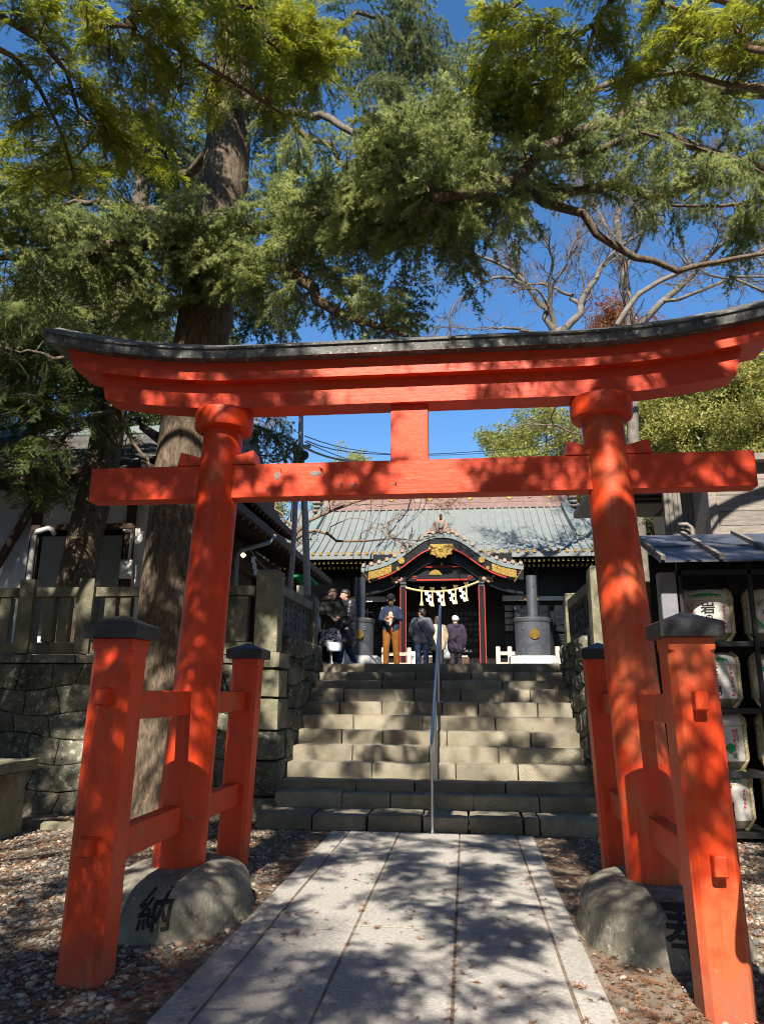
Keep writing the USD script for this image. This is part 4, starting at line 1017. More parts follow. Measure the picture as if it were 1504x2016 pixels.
MB().box(-5.26, -5.0, 8.6, 13.0, 5.0, 6.1).build('upper_wall', M['timber_eave'], so)
MB().box(-4.95, -4.75, 6.9, 15.3, 4.28, 4.55, .01).build('eave_beam', M['timber'], so)
for y in (7.4, 10, 12.6, 15.1): MB().box(-4.93, -4.75, y - .09, y + .09, TZ, 4.3, .01).build('post', M['timber'], so)
MB().tube([at(468, 1095, 8.2), at(474, 1084, 8.2), at(530, 1068, 8.6), at(540, 1055, 8.8)], .045, 10).tube([(at(466, 1095, 8.2)[0], 8.2, 2), at(467, 1097, 8.2)], .04, 10).build('gutter_pipe', M['galv'], so, True)
lp = thing('eave_lamp', 'small lit amber lamp under the brown eaves behind the glossy column', 'lamp')
q = at(479, 1093, 8.5)
v, f = trimesh.creation.icosphere(2, .045).vertices, trimesh.creation.icosphere(2, .045).faces
obj('bulb', (v + q, f), M['bulb'], lp, True); MB().cyl(q + [0, 0, .04], q + [0, 0, .09], .03, .045, 12).build('socket', M['cable'], lp); MB().cyl(q + [0, 0, .09], (q[0], q[1], 4.4), .006, n=6).build('cord', M['cable'], lp)
ps = thing('paper_garland', 'thin cord with a hanging zigzag paper under the brown eaves', 'garland')
a_, b_ = at(494, 1084, 8), at(560, 1130, 9)
MB().tube([a_ + (b_ - a_) * t - [0, 0, .15 * 4 * t * (1 - t)] for t in np.linspace(0, 1, 12)], .006, 5).build('cord', M['straw'], ps)
q = at(500, 1096, 8.1); b = MB()
for k in range(3): b.box(q[0] - .05 + .03 * k, q[0] + .03 + .03 * k, q[1], q[1] + .004, q[2] - .12 * (k + 1), q[2] - .12 * k)
b.build('paper_streamer', M['paper'], ps)
aw = thing('striped_awning', 'pale panel and green awning edge half seen behind the inscribed parapet', 'awning')
q = at(601, 1140, 9.5); MB().bar(at(592, 1133, 9.5), at(612, 1152, 9.9), .35, .05).build('awning', M['print_green'], aw); MB().box(q[0] - .2, q[0] + .08, 9.6, 9.64, 2.4, q[2] - .12).build('panel', M['wrap_band'], aw)

# ================================================================ utility poles and wires
up = thing('utility_pole', 'tall grey utility pole with coiled cable beside the brown eaves', 'utility pole')
MB().tube([(-2.62, 9, TZ), (-2.80, 9, 5), at(592, 870, 9), at(594, 700, 9)], [.075, .07, .055, .04], 14).build('pole', M['galv'], up, True)
q = at(586, 900, 9)
MB().tube([q + [.14 * math.cos(a) - .1, -.08, .38 * math.sin(a) - .1] for a in np.linspace(.3, 6.9, 24)], .028, 7).tube([q + [-.03, -.08, .2], q + [-.02, -.07, -.6], q + [-.05, -.07, -1.4]], .05, 8).build('cable_coil', M['cable'], up, True)
v, f = trimesh.creation.icosphere(1, .11).vertices, trimesh.creation.icosphere(1, .11).faces
obj('splice_case', (v + at(598, 896, 8.9), f), M['cable'], up, True)
MB().bar(at(578, 880, 9), at(612, 878, 9), .06, .06).build('cross_arm', M['galv'], up)
st_ = thing('steel_pipe_pole', 'slim bright steel pipe standing behind the inscribed parapet', 'pole')
MB().tube([at(571, 1165, 8.2) - [0, 0, 1.2], at(571, 1165, 8.2), at(577, 1085, 8.2), at(582, 990, 8.2), at(585, 900, 8.2)], .05, 12).build('pipe', M['galv'], st_, True)
MB().tube([at(577, 1085, 8.2) - [0, .01, .02], at(577, 1083, 8.2) + [0, 0, .04]], .062, 12).build('collar', M['galv'], st_, True)
wires = [((600, 858), (770, 892), 30, 0.010, (1010, 888)), ((604, 868), (770, 893), 30, .012, (1100, 875)), ((600, 870), (760, 912), 30, .010, None), ((598, 880), (745, 912), 30, .022, (990, 902)), ((590, 876), (700, 905), 30, .010, (900, 908)), ((586, 865), (530, 905), 9, .016, None), ((582, 878), (480, 880), 9, .012, None), ((1008, 887), (1130, 838), 26, .014, None), ((1000, 900), (1120, 872), 26, .014, None)]
for k, ((xa, ya), (xb, yb), Y1, r_, nxt) in enumerate(wires):
    Y0 = 9 if k < 7 else 30
    pa, pb = at(xa, ya, Y0), at(xb, yb, Y1 * .6 if nxt else Y1); pts = [pa, pb] + ([at(*nxt, Y1)] if nxt else [])
    P_ = wiggle(pts, 16, 0); P_[:, 2] -= .35 * 4 * np.linspace(0, 1, 16) * (1 - np.linspace(0, 1, 16)) * (.6 if not nxt else .1)
    MB().tube(P_, r_ * 1.3, 6).build('overhead_wire', M['cable'], label=['thin top wire running from the pole towards the strut', 'second wire from the top, running to the faded column', 'low slack wire ending just above the tie beam', 'thickest bundled cable sagging from the pole', 'thin wire below the thick bundled cable', 'short black wire dropping from the pole towards the glossy column', 'short level wire from the pole to behind the glossy column', 'upper cable rising to the bare tree beside the faded column', 'lower pale cable rising to the bare tree beside the faded column'][k], cat='wire')

# ================================================================ weathered hut beyond the rack
ht = thing('board_hut', 'weathered grey board hut with horizontal siding beyond the barrel rack', 'hut')
HYY = 7.6
HT = at(1490, 905, HYY - .25)[2]
cxn = at(1403, 1000, HYY)[0]
MB().box(cxn, cxn + 7, HYY, HYY + 4, TZ, HT).build('hut_core', M['lacquer'], ht)
z = TZ
while z < HT - .05:
    h = rng.uniform(.24, .30); x = cxn
    while x < cxn + 5:
        L_ = rng.uniform(1.2, 2.4); MB().box(x + .003, x + L_ - .003, HYY - .03, HYY + .002, z + .004, z + h - .002, .004).build('siding_board', M['old_wood'], ht); x += L_
    z += h
xl = at(1300, 1040, HYY + 1.2)[0]
MB().box(xl, cxn, HYY + .9, HYY + .98, TZ, HT - .1).build('porch_core', M['lacquer'], ht)
for x in np.linspace(xl, cxn - .09, 7):
    MB().box(x + .006, x + (cxn - xl) / 6.6 - .006, HYY + .82, HYY + .9, TZ, HT - .14, .006).build('upright_board', M['old_wood_v'], ht)
MB().box(cxn - .08, cxn + .06, HYY - .07, HYY + .95, TZ, HT, .01).build('corner_board', M['old_wood'], ht)
MB().box(cxn - .3, cxn + 6, HYY - .25, HYY + 4, HT, HT + .13, .01).box(xl - 1.2, cxn - .3, HYY + .7, HYY + 4, HT, HT + .13, .01).build('roof_slab', M['old_wood_v'], ht)
for k in range(4): MB().box(xl - 1.0 + .0 * k, cxn - .1, HYY + .95 + .35 * k, HYY + 1.05 + .35 * k, HT - .16, HT).build('eave_rafter', M['timber_eave'], ht)
q0, q1, q2 = at(1334, 1032, HYY + .7), at(1352, 1032, HYY + .7), at(1364, 1062, HYY + .7)
MB().tube([q0, q1, q1 + [.08, 0, -.06], q2, q2 - [0, 0, 1]], .035, 9).build('vent_pipe', M['old_wood'], ht, True)

# ================================================================ sake barrel rack
rk = thing('barrel_rack', 'black steel rack with a sheet roof holding rows of wrapped sake barrels', 'rack')
RX0, RX1, RYF, RYB = 2.62, 6.0, 3.12, 3.82
SHZ = [.10, .70, 1.36, 2.08]
post_x = [2.86, 3.62, 4.38, 5.14]
for x in post_x:
    MB().box(x - .022, x + .022, RYF - .02, RYF + .03, 0, 3.0, .004).build('front_post', M['black_steel'], rk)
    MB().box(x - .022, x + .022, RYB - .02, RYB + .03, 0, 3.2, .004).build('rear_post', M['black_steel'], rk)
for z in SHZ:
    MB().box(RX0 + .2, RX1, RYF, RYF + .05, z - .06, z, .004).build('shelf_rail', M['black_steel'], rk)
    MB().box(RX0 + .2, RX1, RYF + .05, RYB, z - .03, z - .004).build('shelf', M['black_steel'], rk)
MB().box(RX0 + .1, RX1, RYB + .03, RYB + .06, 0, 3.2).build('back_panel', M['black_steel'], rk)
MB().box(RX0 + .2, RX1, RYF - .02, RYF + .02, 2.82, 2.88).build('head_rail', M['black_steel'], rk)
zf, zb = at(1400, 1106, RYF - .35)[2], at(1400, 1055, RYB + .25)[2]
rf = MB().loft([[(x, RYF - .35, zf), (x, RYF - .35, zf + .02), (x, RYB + .25, zb + .02), (x, RYB + .25, zb)] for x in (RX0 - .05, RX1)]).build('sheet_roof', M['rackroof'], rk)
ym = (RYF + RYB - .1) / 2; zm = zf + (zb - zf) * (ym - RYF + .35) / (RYB - RYF + .6)
MB().box(RX0 - .05, RX1, ym - .012, ym + .008, zm + .012, zm + .034).build('roof_lap', M['rackroof'], rf)
for x in (2.60, 3.22, 3.84, 4.46): MB().bar((x, RYF - .39, zf + .045), (x, RYB + .27, zb + .045), .05, .05).build('roof_batten', M['old_wood_v'], rf)
MB().box(RX0 + .02, RX0 + .20, RYF - .02, RYF + .16, 0, 2.86, .01).build('corner_upright', M['grey_paint'], rk)


def on_barrel(v, R, th0, z0, r_off):
    th = th0 + v[:, 0] / R
    z = z0 + v[:, 1]
    rr = R + r_off + v[:, 2]
    return np.column_stack([rr * np.sin(th), -rr * np.cos(th), z])


def barrel(x, z, turn, label, design):
    t = thing('sake_barrel', label, 'sake barrel', (x, RYF + .36, z), turn, 'barrels on the rack')
    R, H = .285, .60
    MB().lathe([(.0, .0), (.19, .0), (.235, .02), (.27, .085), (R - .004, .10)], 32).build('straw_base', M['straw_dark'], t, 40)
    MB().lathe([(R - .004, .10), (R, .11), (R, .46), (R + .002, .47)], 48).build('wrapping', M['wrap'], t, 40)
    MB().lathe([(R + .002, .47), (R + .006, .475), (R + .004, .50), (R - .004, .55), (R - .03, .585), (R - .07, .60), (.0, .60)], 48).build('upper_wrapping', M['wrap_band'] if design in (0, 1, 5) else M['wrap'], t, 40)
    MB().lathe([(R + .004, .462), (R + .009, .468), (R + .004, .476)], 48).build('band', M['straw'], t, 40)
    for s in (-1, 1):
        a = s * 1.02
        pts = [((R + .012) * math.sin(a), -(R + .012) * math.cos(a), zz) for zz in np.linspace(.10, .55, 30)]
        pts = [((R - .06) * math.sin(a * .9), -(R - .06) * math.cos(a * .9), -.0), ((R - .02) * math.sin(a), -(R - .02) * math.cos(a), .05)] + pts + [((R - .05) * math.sin(a), -(R - .05) * math.cos(a), .605)]
        rp_ = MB()
        for ph in (0, PI): rp_.tube([(p[0] + .009 * math.cos(k * .8 + ph), p[1] + .009 * math.sin(k * .8 + ph), p[2]) for k, p in enumerate(pts)], .014, 6)
        rp_.build('rope', M['straw'], t, True)

    def char(ch, u, zc, w, h, m, lab=None):
        v, f = glyph_mesh(ch, w, h, .002, .035)
        obj('character', (on_barrel(v, R, u / R, zc, .002), f), m, t)

    def marks(u, zc, n, m, w=.035):
        r_ = np.random.default_rng(int(abs(u * 1000)) + n + design)
        for k in range(n):
            b = MB()
            for _ in range(4):
                uu, zz = r_.uniform(-w / 2, w / 2), r_.uniform(-w / 2, w / 2)
                if r_.random() < .6: b.box(-w * .45, w * .45, zz - .003, zz + .003, 0, .002)
                else: b.box(uu - .003, uu + .003, -w * .5, w * .5, 0, .002)
            v, f = b.arrays(); v = v[:, [0, 1, 2]]
            obj('small_print', (on_barrel(np.column_stack([v[:, 0] + u, v[:, 1], v[:, 2]]), R, 0, zc - k * w * 1.35, .002), f), m, t)

    def blob(pts, m, nm):
        b = MB().prism(pts, .002); v, f = b.arrays(); v, f = trimesh.remesh.subdivide_to_size(v, f, .04)
        obj(nm, (on_barrel(v, R, 0, 0, .0025), f), m, t)

    def leafarc(p0, p1, bend, w, m):
        p0, p1 = np.array(p0), np.array(p1); d = p1 - p0; nn = np.array([-d[1], d[0]])
        c = [p0 + d * q + nn * bend * 4 * q * (1 - q) for q in np.linspace(0, 1, 9)]
        L_ = [tuple(p + nn / np.linalg.norm(nn) * w * math.sin(PI * (k + .5) / 9.5)) for k, p in enumerate(c)]; R_ = [tuple(p - nn / np.linalg.norm(nn) * w * math.sin(PI * (k + .5) / 9.5)) for k, p in enumerate(c)][::-1]
        blob(L_ + R_, m, 'grass_blade')

    def cap(m):
        pts = [(q, .548 - .02 * (abs(q) / .17) ** 2) for q in np.linspace(-.17, .17, 9)] + [(q, .508 + (.008 if k % 2 else -.004)) for k, q in enumerate(np.linspace(.16, -.16, 13))]
        blob(pts, m, 'green_cap_band'); blob([(q, .498 + .006 * math.sin(q * 130)) for q in np.linspace(-.18, .18, 40)] + [(q, .493 + .006 * math.sin(q * 130)) for q in np.linspace(.18, -.18, 40)], M['ink'], 'scalloped_line')
    if design == 0:
        cap(M['print_green']); char('岩', .01, .375, .15, .125, M['ink']); char('の', .015, .265, .075, .07, M['ink']); char('井', .01, .17, .13, .10, M['ink'])
        char('名', -.165, .415, .032, .036, M['print_red']); char('誉', -.165, .355, .036, .04, M['print_red']); marks(-.21, .40, 3, M['print_red']); marks(.19, .40, 6, M['print_red']); marks(-.2, .53, 2, M['print_red'])
    elif design == 1:
        char('君', .07, .385, .16, .14, M['ink']); char('正', -.075, .335, .045, .045, M['ink']); marks(-.2, .43, 6, M['print_red']); marks(-.165, .43, 2, M['print_red']); marks(-.02, .535, 1, M['print_red'], .06)
        for k in range(6): leafarc((.0, .145), (-.16 - .004 * k, .17 + .035 * k), .06 + .02 * k, .005, M['print_green'])
        for k in range(3): leafarc((-.12, .40), (-.13 + .03 * k, .47), .1 - .05 * k, .004, M['print_green'])
        blob([(.06 + .03 * math.cos(a) * (1 + .3 * math.sin(3 * a)), .22 + .07 * math.sin(a)) for a in np.linspace(0, 2 * PI, 15)[:-1]], M['ink'], 'brush_stroke')
    elif design == 2:
        cap(M['print_green']); char('英', -.02, .40, .15, .10, M['ink']); char('之', -.01, .30, .11, .09, M['ink']); char('錦', 0, .185, .14, .125, M['ink']); marks(.2, .42, 7, M['print_red'])
    elif design == 3:
        # a crane among pine boughs
        blob([(.02 + .09 * math.cos(a), .34 + .055 * math.sin(a)) for a in np.linspace(0, 2 * PI, 20)[:-1]], M['print_white'], 'crane_body')
        blob([(.10, .42), (.04, .40), (-.02, .37), (-.10, .34), (-.13, .30), (-.07, .32), (0, .30), (.08, .33)], M['print_white'], 'crane_wing')
        leafarc((.09, .36), (.14, .26), -.25, .013, M['ink']); blob([(.13 + .018 * math.cos(a), .25 + .018 * math.sin(a)) for a in np.linspace(0, 2 * PI, 12)[:-1]], M['print_white'], 'crane_head'); leafarc((.145, .25), (.185, .235), 0, .005, M['ink'])
        for q in range(5): leafarc((-.13 + .03 * q, .30), (-.15 + .035 * q, .25), .1, .006, M['ink'])
        for ux, uz in ((-.13, .42), (.15, .20)): blob([(ux + .06 * math.cos(a), uz + .028 * math.sin(a)) for a in np.linspace(0, 2 * PI, 12)[:-1]], M['print_green'], 'pine_pad')
        b = MB().tube([(-.1 + .05 * math.cos(a), .17 + .05 * math.sin(a), 0) for a in np.linspace(0, 2 * PI, 26)], .003, 4); v, f = b.arrays(); obj('seal_ring', (on_barrel(v, R, 0, 0, .002), f), M['print_red'], t); marks(-.1, .19, 2, M['print_red'], .032); marks(-.17, .18, 2, M['print_red'], .03)
    elif design in (4, 5):
        char('白', -.03, .37, .15, .15, M['ink']); s = 1 if design == 4 else -1
        marks(s * .15, .42, 6, M['print_red'], .036); marks(s * .19, .43, 5, M['print_red'], .022)
        for ux, uz, rr in ((.10, .22, .035), (.125, .245, .03), (.075, .24, .03), (.10, .262, .03), (.14, .15, .018)): blob([(s * ux + rr * math.cos(a), uz + rr * math.sin(a)) for a in np.linspace(0, 2 * PI, 12)[:-1]], M['print_green'], 'clover_leaf')
        leafarc((s * .09, .20), (s * .17, .115), .08, .006, M['print_green']); marks(.0, .51, 1, M['ink'], .03)
        b = MB().tube([(s * .17 + .02 * math.cos(a), .2 + .06 * math.sin(a), 0) for a in np.linspace(0, 2 * PI, 22)], .002, 4); v, f = b.arrays(); obj('oval_outline', (on_barrel(v, R, 0, 0, .002), f), M['bronze'], t)
    else:
        cap(M['print_green']); char('富', -.01, .415, .16, .10, M['ink']); char('士', 0, .335, .14, .075, M['ink']); char('横', 0, .245, .16, .11, M['ink']); char('岡', 0, .145, .15, .10, M['ink']); marks(.2, .40, 5, M['print_red'], .03)
    return t


turn = 0.30
barrel(3.24, SHZ[3], -turn, 'sake barrel with green cap band and large black characters behind the black post cap', 0)
barrel(3.93, SHZ[3], -turn, 'sake barrel with green grass blades and red print, top shelf at the picture edge', 1)
barrel(3.24, SHZ[2], -turn, 'white barrel with slender brush characters, second shelf beside the faded post', 2)
barrel(3.93, SHZ[2], -turn, 'grey barrel painted with a white crane, second shelf', 3)
barrel(3.24, SHZ[1], -turn, 'barrel with green clover and red side print, third shelf beside the faded post', 4)
barrel(3.93, SHZ[1], -turn, 'dim barrel with red print next to the post and clover beyond it, third shelf', 5)
barrel(3.24, SHZ[0], -turn, 'bottom barrel with four bold black characters, nearest the ground', 6)
barrel(3.93, SHZ[0], -turn, 'bottom barrel in the shade at the picture edge', 2)

# ================================================================ people
import manifold3d as m3


def hulls(bones, edge=.03, smooth_it=8):
    """One continuous surface from (p, r, q, s) bones: each bone is the hull of its two end spheres."""
    parts = []
    for p, r, q, s in bones:
        parts.append(m3.Manifold.batch_hull([m3.Manifold.sphere(r, 18).translate(tuple(map(float, p))), m3.Manifold.sphere(s, 18).translate(tuple(map(float, q)))]))
    u = m3.Manifold.batch_boolean(parts, m3.OpType.Add).refine_to_length(edge)
    a = u.to_mesh(); t = trimesh.Trimesh(a.vert_properties[:, :3], a.tri_verts, process=True)
    trimesh.smoothing.filter_taubin(t, .5, -.53, smooth_it)
    return np.asarray(t.vertices), np.asarray(t.faces)


SKIN = plain('skin', (.46, .27, .19), .55)
HAIR = mat('dark_hair', [(.3, (.012, .009, .008)), (.7, (.035, .024, .018))], scale=30, rough=.45, stretch=(8, 8, 1))
HAIR_BROWN = mat('brown_hair', [(.3, (.05, .026, .016)), (.7, (.11, .06, .038))], scale=30, rough=.5, stretch=(8, 8, 1))
cloth = lambda n, c: mat('cloth_' + n, [(.3, np.array(c) * .8), (.7, np.array(c) * 1.2)], scale=9, rough=.9, bump=.35, bscale=14, spec=.15)


def person(label, loc, rz, H=1.70, arms=None, legs=None, head_tilt=0.0, head_turn=0.0, top=None, top_len=.82, top_fat=0.0, pants=None, shoes=None, hair='short', hair_m=None, hat=None, extras=(), skirt=None, puffer=False, hood=False):
    """Local axes: the person faces -y. arms: ((elbow, wrist) left, right) in units of H; legs: foot offsets."""
    t = thing('person', label, 'person', loc, rz)
    k = H / 1.70
    V = lambda *a: np.array(a, float) * k
    hip, chest, neck = V(0, 0, .92), V(0, .0, 1.25), V(0, .01, 1.44)
    head = V(0, -.025 - .05 * head_tilt, 1.575 - .015 * head_tilt)
    arms = arms or (((-.25, .02, 1.14), (-.24, -.05, .90)), ((.25, .02, 1.14), (.24, -.05, .90)))
    legs = legs or (((-.10, 0, .50), (-.11, .03, .075)), ((.10, 0, .50), (.11, .03, .075)))
    B = [(hip, .125 * k, V(0, 0, 1.05), .115 * k), (V(0, 0, 1.05), .115 * k, chest, .13 * k), (V(-.10, 0, 1.32), .085 * k, V(.10, 0, 1.32), .085 * k), (V(0, 0, 1.36), .075 * k, neck, .053 * k), (neck, .052 * k, head - V(0, -.01, .07), .058 * k)]
    # head: cranium, jaw, nose, ears
    ct, st = math.cos(head_turn), math.sin(head_turn)
    hd = lambda x, y, z: head + V(ct * x - st * y, st * x + ct * y, z - head_tilt * .45 * (-y))
    B += [(hd(0, .02, .025), .088 * k, hd(0, -.02, .02), .080 * k), (hd(0, -.02, -.02), .074 * k, hd(0, -.045, -.075), .042 * k), (hd(0, -.092, .0), .010 * k, hd(0, -.105, -.028), .016 * k), (hd(-.082, .012, .005), .014 * k, hd(-.084, .016, -.025), .012 * k), (hd(.082, .012, .005), .014 * k, hd(.084, .016, -.025), .012 * k)]
    sleeve, trous, hands = [], [], []
    for s, (el, wr) in zip((-1, 1), arms):
        sh, el, wr = V(s * .175, .01, 1.37), V(*el), V(*wr)
        B += [(sh, .056 * k, el, .042 * k), (el, .042 * k, wr, .028 * k)]
        sleeve += [(sh, (.072 + top_fat) * k, el, (.060 + top_fat) * k), (el, (.060 + top_fat) * k, el + (wr - el) * .93, (.047 + top_fat * .8) * k)]
        d = (wr - el) / np.linalg.norm(wr - el); side = np.cross(d, [0, 0, 1.0]); side = side / np.linalg.norm(side) if np.linalg.norm(side) > .2 else np.array([1.0, 0, 0]); nrm = np.cross(side, d)
        palm = wr + d * .055 * k
        B.append((wr, .027 * k, palm, .033 * k))
        for q, (off, L) in enumerate(((-.026, .060), (-.009, .072), (.009, .068), (.025, .052))):
            a = palm + side * off * k + d * .022 * k; m = a + d * L * .55 * k - nrm * .008 * k; e = m + d * L * .38 * k - nrm * .028 * k
            hands += [(a, .0095 * k, m, .0088 * k), (m, .0088 * k, e, .0075 * k)]
        a = wr + side * (-.026) * k + d * .018 * k; m = a - side * .026 * k + d * .03 * k - nrm * .012 * k
        hands += [(a, .011 * k, m, .0098 * k), (m, .0098 * k, m + d * .026 * k - nrm * .012 * k, .0085 * k)]
    shoe = []
    for s, (kn, an) in zip((-1, 1), legs):
        hp, kn, an = V(s * .09, 0, .88), V(*kn), V(*an)
        B += [(hp, .088 * k, kn, .056 * k), (kn, .056 * k, an, .036 * k), (an, .036 * k, an + V(0, -.14, -.045), .03 * k)]
        trous += [(hp, .108 * k, kn, .076 * k), (kn, .076 * k, an + V(0, 0, .05), .062 * k)]
        shoe.append([(an + V(0, .03, -.03), .042 * k, an + V(0, -.06, -.03), .045 * k), (an + V(0, -.06, -.035), .045 * k, an + V(0, -.16, -.04), .035 * k)])
    obj('body', hulls(B + hands, .022), SKIN, t, True)
    eyes = MB()
    for s in (-1, 1):
        sp = trimesh.creation.icosphere(1, .009 * k); eyes.add(sp.vertices + hd(s * .032, -.083, .012), sp.faces)
        MB().add(sp.vertices * [1.6, .6, 1.0] + hd(s * .032, -.083, .012), sp.faces).build('eye', HAIR, t, True)
    MB().bar(hd(-.022, -.082, -.058), hd(.022, -.082, -.058), .008, .006).build('mouth', M['lacquer_red'], t)
    if pants is not None:
        obj('trousers', hulls(trous + [(V(-.05, 0, .93), .125 * k, V(.05, 0, .93), .125 * k)], .03), pants, t, True)
    if shoes is not None:
        for q in shoe: obj('shoe', hulls(q, .03), shoes, t, True)
    if skirt is not None:
        b = MB(); n = 40; th = np.linspace(0, 2 * PI, n, endpoint=False); rows = []
        for z, r_ in ((.98, .15), (.85, .19), (.65, .23), (.45, .27), (.44, .262)):
            rr = r_ * (1 + .05 * np.cos(9 * th) * (1 - z)); rows.append(np.stack([rr * np.cos(th), rr * np.sin(th) * .8, np.full(n, z)], -1) * k)
        b.loft(rows[::-1], False).build('skirt', skirt, t, True)
    if top is not None:
        f = top_fat
        zl = top_len
        tors = [(V(-.075, 0, 1.30), (.125 + f) * k, V(.075, 0, 1.30), (.125 + f) * k), (V(-.07, 0, 1.28), (.13 + f) * k, V(-.07, 0, zl + .1), (.135 + f * 1.1) * k), (V(.07, 0, 1.28), (.13 + f) * k, V(.07, 0, zl + .1), (.135 + f * 1.1) * k), (V(-.07, 0, zl + .13), (.13 + f) * k, V(.07, 0, zl + .13), (.13 + f) * k), (V(0, .01, 1.38), .085 * k, V(0, .012, 1.445), .072 * k), (V(-.15, .01, 1.37), (.075 + f * .7) * k, V(.15, .01, 1.37), (.075 + f * .7) * k)]
        v, fc = hulls(tors + sleeve, .028)
        if puffer:
            ax = np.array([0, 0.0]); d = v[:, :2]; L = np.linalg.norm(d, axis=1, keepdims=True) + 1e-6
            v[:, :2] += d / L * .018 * (np.abs(np.sin(v[:, 2:3] * PI / (.125 * k))) - .5)
        lo = v[:, 2] < (zl + .06) * k
        v[lo, 2] = np.maximum(v[lo, 2], (zl - .02) * k)
        obj('coat', (v, fc), top, t, True)
        if hood:
            obj('hood', hulls([(V(-.09, .07, 1.42), .06 * k, V(0, .12, 1.40), .07 * k), (V(0, .12, 1.40), .07 * k, V(.09, .07, 1.42), .06 * k), (V(-.09, .07, 1.42), .055 * k, V(-.08, -.03, 1.44), .04 * k), (V(.09, .07, 1.42), .055 * k, V(.08, -.03, 1.44), .04 * k)], .025), top, t, True)
    hm = hair_m or HAIR
    if hair:
        hb = [(hd(0, .022, .04), .096 * k, hd(0, -.018, .058), .078 * k), (hd(0, .045, .0), .082 * k, hd(0, .04, -.03), .07 * k), (hd(-.06, .015, .03), .042 * k, hd(.06, .015, .03), .042 * k)]
        if hair == 'long':
            hb += [(hd(-.05, .04, -.02), .05 * k, hd(-.06, .05, -.26), .035 * k), (hd(.05, .04, -.02), .05 * k, hd(.06, .05, -.26), .035 * k), (hd(0, .07, -.02), .055 * k, hd(0, .075, -.28), .04 * k)]
        if hair == 'bun': hb += [(hd(0, .10, .0), .055 * k, hd(0, .12, .01), .05 * k)]
        obj('hair', hulls(hb, .02, 4), hm, t, True)
    if hat is not None:
        kind, m_ = hat
        if kind == 'cap':
            v, fc = hulls([(hd(0, .015, .05), .101 * k, hd(0, -.018, .06), .088 * k)], .02, 3); v[:, 2] = np.maximum(v[:, 2], head[2] + .028 * k)
            c = obj('cap', (v, fc), m_, t, True); MB().prism([(-.07, -.06), (-.06, -.15), (0, -.175), (.06, -.15), (.07, -.06)][::1], .008, frame(hd(0, 0, .034), (ct, st, 0), (-st, ct, 0.25 * head_tilt), (0, 0, 1))).build('cap_peak', m_, c)
        else:
            v, fc = hulls([(hd(0, .02, .04), .105 * k, hd(0, -.01, .065), .092 * k)], .02, 3); v[:, 2] = np.maximum(v[:, 2], head[2] - .005 * k)
            obj('beanie', (v, fc), m_, t, True)
    for e in extras:
        e(t, V, hd)
    return t


P = lambda px, Y: (float(at(px, 1200, Y)[0]), Y, TZ)
navy, ochre, jeans, grey, beige, plum, black_, white_, wool = (cloth(n, c) for n, c in (('navy', (.018, .028, .055)), ('ochre', (.17, .068, .013)), ('jeans', (.03, .05, .10)), ('grey', (.10, .10, .125)), ('beige', (.42, .33, .24)), ('plum', (.035, .028, .045)), ('black', (.012, .012, .015)), ('white', (.52, .51, .53)), ('wool', (.48, .50, .56))))
puff = plain('black_puffer', (.022, .02, .028), .38)
floral = mat('floral_skirt', [(.45, (.015, .015, .018)), (.55, (.4, .4, .42))], scale=26, rough=.8, detail=2)
leather = plain('dark_shoes', (.02, .018, .016), .4)


def phone(t, V, hd):
    MB().box(*V(-.10, -.03), *V(-.36, -.31), *V(1.06, 1.19), .006).build('wallet', plain('brown_leather', (.10, .035, .025), .5), t)


def glasses(t, V, hd):
    for s in (-1, 1):
        MB().box(hd(s * .032, 0, 0)[0] - .024, hd(s * .032, 0, 0)[0] + .024, hd(0, -.102, 0)[1], hd(0, -.092, 0)[1], hd(0, -.09, .0)[2], hd(0, -.09, .03)[2], .004).build('dark_lens', M['lacquer'], t)


person('person in navy jacket and ochre trousers walking towards the steps, looking down at a wallet', P(770, 11.2), 0, 1.72, arms=(((-.245, -.04, 1.13), (-.09, -.26, 1.10)), ((.245, -.04, 1.13), (.05, -.27, 1.16))), legs=(((-.10, -.08, .50), (-.11, -.02, .075)), ((.11, .02, .50), (.12, .10, .09))),
       head_tilt=.6, top=navy, top_len=.80, top_fat=-.012, pants=ochre, shoes=leather, hat=('cap', black_), extras=(phone, glasses))


def strap(t, V, hd):
    MB().tube([V(.12, .15, 1.40), V(.05, .175, 1.25), V(-.08, .175, 1.05), V(-.19, .13, .88)], .012, 6).build('bag_strap', black_, t, True)
    MB().box(*V(-.30, -.19), *V(-.02, .12), *V(.72, .90), .03).build('shoulder_bag', cloth('teal', (.015, .04, .04)), t)


person('person in grey jacket and blue jeans seen from behind, dark strap across the back', P(830, 14.0), PI, 1.70, arms=(((-.27, -.02, 1.12), (-.22, -.20, .98)), ((.27, -.02, 1.12), (.22, -.20, .98))), head_turn=.9, top=grey, top_len=.80, top_fat=.03, pants=jeans, shoes=leather, hair='short', extras=(strap,))
person('person in beige coat with long hair, standing just beyond the steel handrail', P(861, 14.6), PI + .3, 1.56, top=beige, top_len=.70, top_fat=.02, pants=black_, shoes=leather, hair='long', hair_m=HAIR_BROWN)
person('person in dark hooded coat and pale beanie with one hand raised to the face', P(896, 15.2), PI + .25, 1.62, arms=(((-.25, .03, 1.12), (-.25, -.02, .88)), ((.25, -.10, 1.14), (.07, -.17, 1.40))), top=plum, top_len=.66, top_fat=.035, pants=cloth('dark_grey', (.03, .03, .036)), shoes=leather, hair=None, hat=('beanie', wool), hood=True, head_turn=.35)
person('person in pale grey clothes glimpsed between the beanie wearer and the offering box', P(880, 17.2), PI, 1.5, top=cloth('pale_grey', (.30, .32, .36)), top_len=.62, top_fat=.02, pants=black_, shoes=leather, hair='short')
